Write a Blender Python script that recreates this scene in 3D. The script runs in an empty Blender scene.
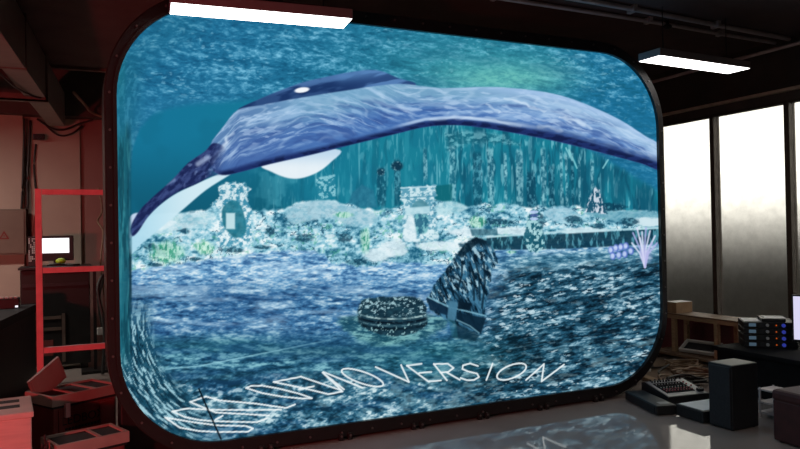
import bpy, bmesh, math, random
import numpy as np
from mathutils import Vector, Matrix

C = bpy.context.scene.collection
SC = bpy.context.scene
PI = math.pi

# ------------------------------------------------------------------ camera
CAM = (-0.31683, -4.96252, 1.53461)
YAW, PITCH, ROLL, FPX = 1.12732810, 0.01096807, -0.01847277, 706.87151
_F = np.array([math.cos(PITCH) * math.cos(YAW), math.cos(PITCH) * math.sin(YAW), math.sin(PITCH)])
_R0 = np.array([math.sin(YAW), -math.cos(YAW), 0.0])
_U0 = np.cross(_R0, _F)
_R = _R0 * math.cos(ROLL) + _U0 * math.sin(ROLL)
_U = -_R0 * math.sin(ROLL) + _U0 * math.cos(ROLL)
cam_data = bpy.data.cameras.new('camera')
cam_data.sensor_width = 36.0
cam_data.lens = FPX * 36.0 / 800.0
cam_data.clip_start = 0.02
cam = bpy.data.objects.new('camera', cam_data)
C.objects.link(cam)
cam.matrix_world = Matrix(((_R[0], _U[0], -_F[0], CAM[0]), (_R[1], _U[1], -_F[1], CAM[1]),
                           (_R[2], _U[2], -_F[2], CAM[2]), (0, 0, 0, 1)))
SC.camera = cam

# ------------------------------------------------------------------ materials
def lin(c):
    c = c / 255.0
    return c / 12.92 if c <= 0.04045 else ((c + 0.055) / 1.055) ** 2.4
def rgb(r, g, b):
    return (lin(r), lin(g), lin(b), 1.0)

def mat(name, col, rough=0.5, metal=0.0, var=0.15, scale=12.0, bump=0.0, spec=0.5, stretch=None):
    m = bpy.data.materials.new(name)
    m.use_nodes = True
    nt = m.node_tree
    b = nt.nodes['Principled BSDF']
    b.inputs['Roughness'].default_value = rough
    b.inputs['Metallic'].default_value = metal
    b.inputs['Specular IOR Level'].default_value = spec
    tc = nt.nodes.new('ShaderNodeTexCoord')
    no = nt.nodes.new('ShaderNodeTexNoise')
    no.inputs['Scale'].default_value = scale
    no.inputs['Detail'].default_value = 5
    src = tc.outputs['Object']
    if stretch:
        mp = nt.nodes.new('ShaderNodeMapping')
        mp.inputs['Scale'].default_value = stretch
        nt.links.new(src, mp.inputs['Vector'])
        src = mp.outputs['Vector']
    nt.links.new(src, no.inputs['Vector'])
    cr = nt.nodes.new('ShaderNodeValToRGB')
    cr.color_ramp.elements[0].position = 0.3
    cr.color_ramp.elements[1].position = 0.7
    cr.color_ramp.elements[0].color = tuple(c * (1 - var) for c in col[:3]) + (1,)
    cr.color_ramp.elements[1].color = tuple(min(1, c * (1 + var)) for c in col[:3]) + (1,)
    nt.links.new(no.outputs['Fac'], cr.inputs['Fac'])
    nt.links.new(cr.outputs['Color'], b.inputs['Base Color'])
    if bump:
        bp = nt.nodes.new('ShaderNodeBump')
        bp.inputs['Strength'].default_value = bump
        bp.inputs['Distance'].default_value = 0.01
        nt.links.new(no.outputs['Fac'], bp.inputs['Height'])
        nt.links.new(bp.outputs['Normal'], b.inputs['Normal'])
    return m

def emit(name, col, strength):
    m = bpy.data.materials.new(name)
    m.use_nodes = True
    nt = m.node_tree
    nt.nodes.clear()
    o = nt.nodes.new('ShaderNodeOutputMaterial')
    e = nt.nodes.new('ShaderNodeEmission')
    e.inputs['Color'].default_value = col
    e.inputs['Strength'].default_value = strength
    nt.links.new(e.outputs[0], o.inputs[0])
    return m

M = {}
M['frame'] = mat('frame_black_steel', (0.014, 0.012, 0.011, 1), 0.45, 0.0, 0.2, 9)
M['bolt'] = mat('bolt_zinc', (0.16, 0.15, 0.14, 1), 0.4, 0.5, 0.1, 30)
M['ceiling'] = mat('ceiling_dark_paint', (0.105, 0.066, 0.062, 1), 0.85, 0, 0.15, 3)
M['beam'] = mat('beam_dark_paint', (0.065, 0.050, 0.042, 1), 0.6, 0, 0.15, 5)
M['trim'] = mat('trim_brown_metal', (0.66, 0.53, 0.42, 1), 0.45, 0.3, 0.15, 8)
M['wall'] = mat('wall_beige_paint', (0.46, 0.36, 0.29, 1), 0.75, 0, 0.06, 2.5)
M['wall_dim'] = mat('wall_brown_paint', (0.30, 0.23, 0.19, 1), 0.8, 0, 0.08, 2.5)
M['wall_red_lit'] = mat('wall_red_light_tint', (0.30, 0.15, 0.13, 1), 0.8, 0, 0.08, 2.5)  # brown wall with the red lamp's tint put into its colour
M['desk'] = mat('desk_matte_black', (0.010, 0.010, 0.011, 1), 0.85, 0, 0.2, 9, spec=0.12)
M['maroon'] = mat('maroon_panel', (0.12, 0.022, 0.028, 1), 0.5, 0, 0.2, 4)
M['mullion'] = mat('mullion_bronze', (0.055, 0.040, 0.032, 1), 0.4, 0.4, 0.15, 6)
M['duct'] = mat('duct_grey_paint', (0.24, 0.22, 0.19, 1), 0.55, 0.1, 0.12, 4)
M['duct_dark'] = mat('angle_steel', (0.16, 0.11, 0.09, 1), 0.5, 0.4, 0.2, 7)
M['conduit'] = mat('conduit_steel', (0.66, 0.58, 0.58, 1), 0.4, 0.5, 0.1, 9)
M['black'] = mat('black_plastic', (0.016, 0.016, 0.018, 1), 0.45, 0, 0.2, 20)
M['black_matte'] = mat('black_vinyl', (0.012, 0.012, 0.014, 1), 0.7, 0, 0.2, 40)
M['cab'] = mat('cabinet_dark_laminate', (0.010, 0.009, 0.009, 1), 0.5, 0, 0.2, 10)
M['cable'] = mat('cable_black_rubber', (0.02, 0.018, 0.017, 1), 0.5, 0, 0.2, 20)
M['cable_brown'] = mat('cable_brown_rubber', (0.24, 0.16, 0.10, 1), 0.5, 0, 0.25, 20)
M['pale_red'] = mat('pale_red_steel', (0.95, 0.46, 0.48, 1), 0.45, 0, 0.12, 14)
M['wood'] = mat('pine_timber', (0.33, 0.215, 0.12, 1), 0.6, 0, 0.3, 9, 0.1, stretch=(8, 1, 8))
M['wood_dark'] = mat('brown_plywood', (0.16, 0.095, 0.055, 1), 0.65, 0, 0.3, 7, 0.1, stretch=(1, 6, 6))
M['card'] = mat('brown_cardboard', (0.30, 0.18, 0.10, 1), 0.8, 0, 0.2, 8)
M['paper'] = mat('white_paper', (0.88, 0.88, 0.86, 1), 0.7, 0, 0.06, 15)
M['white_foam'] = mat('pale_case_wood', (0.72, 0.58, 0.52, 1), 0.7, 0, 0.10, 4, 0.1, stretch=(1, 1, 9))
M['case_rim'] = mat('case_pale_rim', (0.42, 0.30, 0.26, 1), 0.6, 0, 0.1, 8)
M['case_body'] = mat('case_dark_red_body', (0.20, 0.035, 0.032, 1), 0.55, 0, 0.18, 6)
M['case_lid'] = mat('case_lid_inside', (0.26, 0.16, 0.14, 1), 0.6, 0, 0.12, 8)
M['ottoman'] = mat('dark_red_leatherette', (0.062, 0.015, 0.015, 1), 0.6, 0, 0.2, 14, 0.1)
M['speaker_front'] = mat('speaker_black_cloth', (0.022, 0.024, 0.030, 1), 0.75, 0, 0.2, 60)
M['grey_panel'] = mat('mixer_grey_metal', (0.26, 0.26, 0.27, 1), 0.4, 0.3, 0.08, 15)
M['mix_dark'] = mat('mixer_dark_field', (0.03, 0.03, 0.035, 1), 0.5, 0, 0.1, 15)
M['knob_red'] = mat('knob_dark_red', (0.30, 0.04, 0.07, 1), 0.4, 0, 0.1, 15)
M['knob_white'] = mat('knob_pale', (0.6, 0.6, 0.6, 1), 0.4, 0, 0.1, 15)
M['elec'] = mat('cabinet_brown_grey', (0.17, 0.125, 0.095, 1), 0.55, 0.1, 0.08, 5)
M['sign_red'] = mat('sign_dark_red', (0.16, 0.015, 0.012, 1), 0.5, 0, 0.1, 10)
M['sign_white'] = mat('sign_pale', (0.5, 0.45, 0.4, 1), 0.5, 0, 0.1, 10)
M['white_plastic'] = mat('white_plastic', (0.6, 0.58, 0.55, 1), 0.45, 0, 0.06, 10)
M['lamp_body'] = mat('lamp_pale_metal', (0.32, 0.27, 0.27, 1), 0.45, 0.2, 0.06, 8)
M['lime'] = mat('lime_green', (0.42, 0.62, 0.03, 1), 0.4, 0, 0.1, 10)
M['diffuser'] = emit('lamp_diffuser', (1.0, 0.96, 0.93, 1), 6.0)
M['screen_white'] = emit('monitor_white_screen', (1.0, 0.97, 1.0, 1), 1.5)
M['screen_lilac'] = emit('monitor_lilac_screen', (0.74, 0.72, 0.95, 1), 0.95)
M['led_orange'] = emit('orange_indicator', (1.0, 0.16, 0.02, 1), 0.5)
M['led_blue'] = emit('blue_indicator', (0.07, 0.10, 0.75, 1), 0.32)
M['lcd'] = emit('pale_blue_display', (0.22, 0.36, 0.50, 1), 0.22)
M['led_white'] = emit('white_indicator', (0.9, 0.9, 1.0, 1), 1.2)

# glossy floor: grey screed with tile joints, a little dirt
def floor_mat():
    m = bpy.data.materials.new('floor_polished_grey')
    m.use_nodes = True
    nt = m.node_tree
    b = nt.nodes['Principled BSDF']
    tc = nt.nodes.new('ShaderNodeTexCoord')
    n = nt.nodes.new('ShaderNodeTexNoise')
    n.inputs['Scale'].default_value = 1.7
    n.inputs['Detail'].default_value = 7
    nt.links.new(tc.outputs['Object'], n.inputs['Vector'])
    cr = nt.nodes.new('ShaderNodeValToRGB')
    cr.color_ramp.elements[0].position = 0.3
    cr.color_ramp.elements[0].color = (0.35, 0.285, 0.255, 1)
    cr.color_ramp.elements[1].position = 0.7
    cr.color_ramp.elements[1].color = (0.42, 0.35, 0.315, 1)
    nt.links.new(n.outputs['Fac'], cr.inputs['Fac'])
    nt.links.new(cr.outputs['Color'], b.inputs['Base Color'])
    mr = nt.nodes.new('ShaderNodeMapRange')
    mr.inputs['To Min'].default_value = 0.02
    mr.inputs['To Max'].default_value = 0.07
    nt.links.new(n.outputs['Fac'], mr.inputs['Value'])
    nt.links.new(mr.outputs['Result'], b.inputs['Roughness'])
    b.inputs['IOR'].default_value = 1.7
    b.inputs['Specular IOR Level'].default_value = 0.5
    return m
M['floor'] = floor_mat()

def glass_mat():
    m = bpy.data.materials.new('frosted_glass')
    m.use_nodes = True
    nt = m.node_tree
    nt.nodes.clear()
    o = nt.nodes.new('ShaderNodeOutputMaterial')
    r = nt.nodes.new('ShaderNodeBsdfRefraction')
    r.inputs['Roughness'].default_value = 0.30
    r.inputs['IOR'].default_value = 1.3
    r.inputs['Color'].default_value = (0.97, 0.96, 0.92, 1)
    d = nt.nodes.new('ShaderNodeBsdfPrincipled')
    d.inputs['Base Color'].default_value = (0.16, 0.15, 0.13, 1)
    d.inputs['Roughness'].default_value = 0.3
    tc = nt.nodes.new('ShaderNodeTexCoord')
    n = nt.nodes.new('ShaderNodeTexNoise')
    n.inputs['Scale'].default_value = 9
    n.inputs['Detail'].default_value = 8
    n.inputs['Roughness'].default_value = 0.7
    nt.links.new(tc.outputs['Object'], n.inputs['Vector'])
    mr = nt.nodes.new('ShaderNodeMapRange')
    mr.inputs['From Min'].default_value = 0.4
    mr.inputs['From Max'].default_value = 0.75
    mr.inputs['To Min'].default_value = 0.04
    mr.inputs['To Max'].default_value = 0.22
    nt.links.new(n.outputs['Fac'], mr.inputs['Value'])
    mx = nt.nodes.new('ShaderNodeMixShader')
    nt.links.new(mr.outputs['Result'], mx.inputs[0])
    nt.links.new(r.outputs[0], mx.inputs[1])
    nt.links.new(d.outputs[0], mx.inputs[2])
    nt.links.new(mx.outputs[0], o.inputs[0])
    return m
M['glass'] = glass_mat()

# ------------------------------------------------------------------ mesh helpers
class MB:
    def __init__(self):
        self.bm = bmesh.new()
    def box(self, x0, y0, z0, x1, y1, z1, mtx=None, bev=0.0):
        cx, cy, cz = (x0 + x1) / 2, (y0 + y1) / 2, (z0 + z1) / 2
        g = bmesh.ops.create_cube(self.bm, size=1.0)
        bmesh.ops.scale(self.bm, vec=(abs(x1 - x0), abs(y1 - y0), abs(z1 - z0)), verts=g['verts'])
        bmesh.ops.translate(self.bm, vec=(cx, cy, cz), verts=g['verts'])
        vs = g['verts']
        if bev > 0:
            es = list({e for v in vs for e in v.link_edges})
            r = bmesh.ops.bevel(self.bm, geom=es, offset=bev, segments=2, affect='EDGES', profile=0.5)
            vs = list({v for f in r['faces'] for v in f.verts} | {v for v in vs if v.is_valid})
        if mtx is not None:
            bmesh.ops.transform(self.bm, matrix=mtx, verts=vs)
        return self
    def cyl(self, p, q, r, n=14, r2=None, cap=True):
        p, q = Vector(p), Vector(q)
        d = q - p
        g = bmesh.ops.create_cone(self.bm, cap_ends=cap, segments=n, radius1=r, radius2=r if r2 is None else r2, depth=d.length)
        rot = Vector((0, 0, 1)).rotation_difference(d.normalized()).to_matrix().to_4x4()
        bmesh.ops.transform(self.bm, matrix=Matrix.Translation((p + q) / 2) @ rot, verts=g['verts'])
        return self
    def bar(self, p, q, w):                       # square tube
        p, q = Vector(p), Vector(q)
        d = q - p
        g = bmesh.ops.create_cube(self.bm, size=1.0)
        bmesh.ops.scale(self.bm, vec=(w, w, d.length), verts=g['verts'])
        rot = d.to_track_quat('Z', 'Y').to_matrix().to_4x4()
        bmesh.ops.transform(self.bm, matrix=Matrix.Translation((p + q) / 2) @ rot, verts=g['verts'])
        return self
    def sphere(self, c, r, sc=(1, 1, 1)):
        g = bmesh.ops.create_uvsphere(self.bm, u_segments=14, v_segments=9, radius=r)
        bmesh.ops.scale(self.bm, vec=sc, verts=g['verts'])
        bmesh.ops.translate(self.bm, vec=c, verts=g['verts'])
        return self
    def tube(self, pts, r, n=8, closed=False):    # swept tube through points (Catmull-Rom)
        P = [Vector(p) for p in pts]
        S = []
        N = len(P)
        for i in range(N - 1 if not closed else N):
            a = P[(i - 1) % N] if (closed or i > 0) else P[0]
            b, c = P[i], P[(i + 1) % N]
            e = P[(i + 2) % N] if (closed or i + 2 < N) else P[-1]
            for k in range(6):
                t = k / 6
                S.append(0.5 * ((2 * b) + (c - a) * t + (2 * a - 5 * b + 4 * c - e) * t * t + (3 * b - a - 3 * c + e) * t ** 3))
        if not closed:
            S.append(P[-1])
        rings = []
        L = len(S)
        for i, s in enumerate(S):
            if closed:
                d = S[(i + 1) % L] - S[i - 1]
            else:
                d = S[min(i + 1, L - 1)] - S[max(i - 1, 0)]
            d = d.normalized() if d.length > 1e-9 else Vector((0, 0, 1))
            u = d.cross(Vector((0, 0, 1)))
            if u.length < 0.05:
                u = d.cross(Vector((1, 0, 0)))
            u.normalize()
            w = d.cross(u)
            rings.append([self.bm.verts.new(s + r * (math.cos(2 * PI * k / n) * u + math.sin(2 * PI * k / n) * w)) for k in range(n)])
        for i in range(L if closed else L - 1):
            A, B = rings[i], rings[(i + 1) % L]
            for k in range(n):
                self.bm.faces.new((A[k], A[(k + 1) % n], B[(k + 1) % n], B[k]))
        if not closed:
            self.bm.faces.new(rings[0][::-1])
            self.bm.faces.new(rings[-1])
        return self
    def prism(self, pts, ext):                    # closed polygon (3-D points) extruded by vector ext
        e = Vector(ext)
        a = [self.bm.verts.new(Vector(p)) for p in pts]
        b = [self.bm.verts.new(Vector(p) + e) for p in pts]
        n = len(a)
        self.bm.faces.new(a)
        self.bm.faces.new(b[::-1])
        for i in range(n):
            self.bm.faces.new((a[i], b[i], b[(i + 1) % n], a[(i + 1) % n]))
        return self
    def build(self, name, m, parent=None, smooth=False):
        bmesh.ops.recalc_face_normals(self.bm, faces=self.bm.faces)
        me = bpy.data.meshes.new(name)
        self.bm.to_mesh(me)
        self.bm.free()
        me.materials.append(m)
        if smooth:
            for p in me.polygons:
                p.use_smooth = True
        o = bpy.data.objects.new(name, me)
        C.objects.link(o)
        if parent is not None:
            o.parent = parent
        return o

def tag(o, label, cat, group=None, kind=None):
    o['label'] = label
    o['category'] = cat
    if group:
        o['group'] = group
    if kind:
        o['kind'] = kind
    return o
def thing(name, label, cat, loc=(0, 0, 0), rz=0.0, group=None):
    o = bpy.data.objects.new(name, None)
    o.empty_display_size = 0.1
    C.objects.link(o)
    o.location = loc
    o.rotation_euler = (0, 0, rz)
    return tag(o, label, cat, group)
def struct(o, label=None, cat=None):
    o['kind'] = 'structure'
    if label:
        o['label'] = label
    if cat:
        o['category'] = cat
    return o
def dup(root, loc, rz, label):
    r = root.copy()
    C.objects.link(r)
    r.location = loc
    r.rotation_euler = (0, 0, rz)
    r['label'] = label
    for ch in list(root.children):
        c = ch.copy()
        C.objects.link(c)
        c.parent = r
        for g in list(ch.children):
            d = g.copy()
            C.objects.link(d)
            d.parent = c
    return r

# ------------------------------------------------------------------ the room
XL, XR, YF, YB, ZC = -5.0, 6.5, -7.0, 5.5, 3.48
struct(MB().box(XL - .2, YF - .2, -0.12, XR + .3, YB + .2, 0).build('floor', M['floor']), 'polished grey floor reflecting the screen and the window', 'floor')
b = MB()
b.box(XL - .2, YF - .2, ZC, XR + .3, 3.85, ZC + .5)
b.box(XL - .2, 3.85, ZC + .35, XR + .3, YB + .2, ZC + .5)
struct(b.build('ceiling', M['ceiling']), 'near black ceiling with a raised bay at the back', 'ceiling')
# rear wall: beige boards with recesses between them, dark band above
b = MB()
b.box(XL - .2, YB, 0, XR + .3, YB + .2, ZC + .4)
struct(b.build('wall_back', M['wall_dim']), 'brown back wall behind the screen', 'wall')
b = MB(); b.box(-3.5, 5.42, 0, -0.79, 5.5, 3.16)
struct(b.build('wall_back_panel', M['wall']), 'beige wall board at the far left behind the electrical cabinet', 'wall')
b = MB(); b.box(-0.70, 5.45, 0, -0.115, 5.5, 3.13)
struct(b.build('wall_back_panel', M['wall']), 'beige wall board behind the small white monitor', 'wall')
b = MB(); b.box(-0.06, 5.46, 0, 3.0, 5.5, 3.2)
struct(b.build('wall_back_panel', M['wall_red_lit']), 'brown wall board tinted by red light next to the screen frame', 'wall')
b = MB(); b.box(XL, 5.25, 3.14, XR, 5.5, 3.85)
struct(b.build('trim_1', M['beam']), 'dark beam along the top of the back wall', 'beam')
b = MB(); b.box(-3.0, 3.80, 3.445, 3.0, 3.87, 3.485)
struct(b.build('trim_2', M['duct_dark']), 'thin reddish metal edge at the end of the low ceiling', 'trim')
struct(MB().box(XL - .2, YF, 0, XL, YB, ZC).build('wall_left', M['wall_dim']))
struct(MB().box(XL, YF - .2, 0, XR, YF, ZC).build('wall_front', M['wall_dim']))
# window wall: solid behind the screen and behind the camera, opening between
ZW0, ZW1 = 0.46, 2.83
YM = [-1.01, -0.07, 0.87, 1.81]
b = MB()
b.box(XR, 1.81, 0, XR + .2, YB, ZC)
b.box(XR, YF, 0, XR + .2, YM[0], ZC)
b.box(XR, YM[0], ZW1, XR + .2, 1.81, ZC)
struct(b.build('wall_right', M['beam']), 'dark wall above the frosted windows', 'wall')
struct(MB().box(XR, YM[0], 0, XR + .2, 1.81, ZW0).build('wall_right_panel', M['maroon']), 'dark maroon panel below the frosted windows', 'wall')
struct(MB().box(XR - .06, YF + .1, 2.925, XR, YB - .3, 2.955).build('trim_3', M['trim']), 'thin brown rail along the wall above the windows', 'trim')
labels_w = ['frosted window pane cut by the right picture edge beyond the last mullion', 'wide frosted window pane in the middle of the window wall', 'frosted window pane next to the right side of the screen']
for i in range(3):
    y0, y1 = YM[i], YM[i + 1]
    w = bpy.data.objects.new('window_%d' % (i + 1), None)
    C.objects.link(w)
    w.location = (XR, (y0 + y1) / 2, ZW0)
    struct(w, labels_w[i], 'window')
    h, hw, t = ZW1 - ZW0, (y1 - y0) / 2, 0.03
    f = MB()
    f.box(-0.03, -hw, 0, .07, -hw + t, h); f.box(-0.03, hw - t, 0, .07, hw, h)
    f.box(-0.02, -hw, 0, .07, hw, .03); f.box(-0.02, -hw, h - .025, .07, hw, h)
    f.build('window_frame', M['mullion'], w)
    MB().box(.03, -hw + t, .03, .04, hw - t, h - .025).build('glass_pane', M['glass'], w)

# ------------------------------------------------------------------ the big LED screen
W, Z0, H, RAD = 4.7315, 0.12, 3.0, 0.66
def rr(x0, z0, x1, z1, r, n=14):
    out = []
    for cx, cz, a0 in ((x1 - r, z0 + r, -90), (x1 - r, z1 - r, 0), (x0 + r, z1 - r, 90), (x0 + r, z0 + r, 180)):
        for k in range(n + 1):
            a = math.radians(a0 + 90 * k / n)
            out.append((cx + r * math.cos(a), cz + r * math.sin(a)))
    return out

wall_t = thing('led_video_wall', 'huge black framed LED screen with round corners showing a whale over sunken ruins', 'screen', (0, 0, 0))
def ring_bm(loops):                               # loops: list of (outline, y); skins consecutive loops
    b = MB()
    V = [[b.bm.verts.new((x, y, z)) for x, z in o] for o, y in loops]
    n = len(V[0])
    for A, B in zip(V[:-1], V[1:]):
        for k in range(n):
            b.bm.faces.new((A[k], A[(k + 1) % n], B[(k + 1) % n], B[k]))
    return b
inner = rr(0.002, Z0 + .002, W - .002, Z0 + H - .002, RAD)
outer = rr(-.074, .02, W + .078, Z0 + H + .1, RAD + .09)
outerc = rr(-.066, .028, W + .07, Z0 + H + .092, RAD + .082)
ring_bm([(inner, .05), (inner, -.02), (outerc, -.02), (outer, -.012), (outer, .30), (rr(.05, .17, W - .05, Z0 + H - .05, RAD - .05), .30)]).build('frame', M['frame'], wall_t)
bo = rr(-.022, Z0 - .022, W + .022, Z0 + H + .022, RAD + .022)
ring_bm([(inner, -.02), (inner, -.032), (bo, -.032), (bo, -.02)]).build('inner_bead', M['frame'], wall_t)
bp = rr(.03, .15, W - .03, Z0 + H - .03, RAD - .03)
b = MB()
b.prism([(x, .06, z) for x, z in bp], (0, .22, 0))
b.build('back_cabinet', M['black'], wall_t)
b = MB(); b.box(.02, .30, 0, W - .02, .62, .55, bev=.01)
b.build('support_base', M['cab'], wall_t)
# bolts along the middle of the frame band
mid = rr(-.042, .06, W + .044, Z0 + H + .06, RAD + .06, 40)
def walk(poly, step, off=0.0):
    out = []; d = off; n = len(poly)
    for i in range(n):
        a, c = Vector(poly[i]), Vector(poly[(i + 1) % n])
        L = (c - a).length
        while d <= L and L > 0:
            out.append(a + (c - a) * (d / L)); d += step
        d -= L
    return out
proto = None
for p in walk(mid, 0.245, .1):
    if proto is None:
        b = MB(); b.cyl((0, -.030, 0), (0, -.018, 0), .008, 10)
        proto = b.build('bolt', M['bolt'], wall_t); o = proto
    else:
        o = proto.copy(); C.objects.link(o); o.parent = wall_t
    o.location = (p[0], 0, p[1])
# paired clamps along the lower edge, standing on the floor
for k, xc in enumerate((0.95, 1.55, 2.15, 2.75, 3.35, 3.95)):
    for s in (-.035, .035):
        b = MB(); b.box(xc + s - .018, -.035, 0.0, xc + s + .018, -.0, .055, bev=.004); fc = b.build('foot_clamp', M['frame'], wall_t)
        b = MB(); b.cyl((xc + s, -.042, .035), (xc + s, -.03, .035), .009, 8); b.build('clamp_screw', M['bolt'], fc)

# ---- the moving picture on the screen: one flat emissive sheet, coloured point by point
def hash2(ix, iy, seed):
    h = (ix.astype(np.int64) * 374761393 + iy.astype(np.int64) * 668265263 + seed * 1442695041) & 0xFFFFFFFF
    h = ((h ^ (h >> 13)) * 1274126177) & 0xFFFFFFFF
    h = ((h ^ (h >> 16)) * 2246822519) & 0xFFFFFFFF
    return ((h ^ (h >> 15)) & 0xFFFFFF) / float(0xFFFFFF)
def vn(x, y, s):
    ix, iy = np.floor(x), np.floor(y)
    fx, fy = x - ix, y - iy
    fx = fx * fx * (3 - 2 * fx); fy = fy * fy * (3 - 2 * fy)
    a, b_ = hash2(ix, iy, s), hash2(ix + 1, iy, s)
    c, d = hash2(ix, iy + 1, s), hash2(ix + 1, iy + 1, s)
    return (a * (1 - fx) + b_ * fx) * (1 - fy) + (c * (1 - fx) + d * fx) * fy
def fbm(x, y, s, o=4, g=0.55):
    t = 0; a = 1.0; n = 0
    for k in range(o):
        t = t + a * vn(x * 2 ** k + 17.3 * k, y * 2 ** k + 9.1 * k, s + k * 7); n += a; a *= g
    return t / n
def sst(a, b_, x):
    t = np.clip((x - a) / (b_ - a), 0, 1)
    return t * t * (3 - 2 * t)
def sdpoly(X, Y, pts):
    pts = np.array(pts, float)
    d = np.full(X.shape, 1e9); ins = np.zeros(X.shape, bool)
    for (x0, y0), (x1, y1) in zip(pts, np.roll(pts, -1, 0)):
        ex, ey = x1 - x0, y1 - y0
        t = np.clip(((X - x0) * ex + (Y - y0) * ey) / (ex * ex + ey * ey + 1e-9), 0, 1)
        d = np.minimum(d, np.hypot(X - x0 - t * ex, Y - y0 - t * ey))
        cond = ((y0 <= Y) & (y1 > Y)) | ((y1 <= Y) & (y0 > Y))
        xi = x0 + (Y - y0) * ex / (ey if abs(ey) > 1e-9 else 1e-9)
        ins ^= cond & (X < xi)
    return np.where(ins, -d, d)
def dline(X, Y, pts):
    d = np.full(X.shape, 1e9)
    for (x0, y0), (x1, y1) in zip(pts[:-1], pts[1:]):
        ex, ey = x1 - x0, y1 - y0
        t = np.clip(((X - x0) * ex + (Y - y0) * ey) / (ex * ex + ey * ey + 1e-9), 0, 1)
        d = np.minimum(d, np.hypot(X - x0 - t * ex, Y - y0 - t * ey))
    return d
def interp(X, pts):
    p = np.array(pts, float)
    return np.interp(X, p[:, 0], p[:, 1])
def K(*c):
    return np.array(c, float)

def ramp3(t, c0, c1, c2):
    t = np.clip(t, 0, 1)[..., None]
    f = lambda c: c if np.ndim(c) == 3 else K(*c)
    return np.where(t < .5, f(c0) + (f(c1) - f(c0)) * (t * 2), f(c1) + (f(c2) - f(c1)) * (t * 2 - 1))
def con(t, k):                                     # stretch the contrast of a 0..1 noise about its middle
    return np.clip(.5 + (t - .5) * k, 0, 1)
def smoothpoly(pts, n=5):                          # closed Catmull-Rom
    out = []; N = len(pts); P = [np.array(p, float) for p in pts]
    for i in range(N):
        a, b_, c, d = P[i - 1], P[i], P[(i + 1) % N], P[(i + 2) % N]
        for k in range(n):
            t = k / n
            out.append(0.5 * (2 * b_ + (c - a) * t + (2 * a - 5 * b_ + 4 * c - d) * t * t + (3 * b_ - a - 3 * c + d) * t ** 3))
    return out

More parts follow.
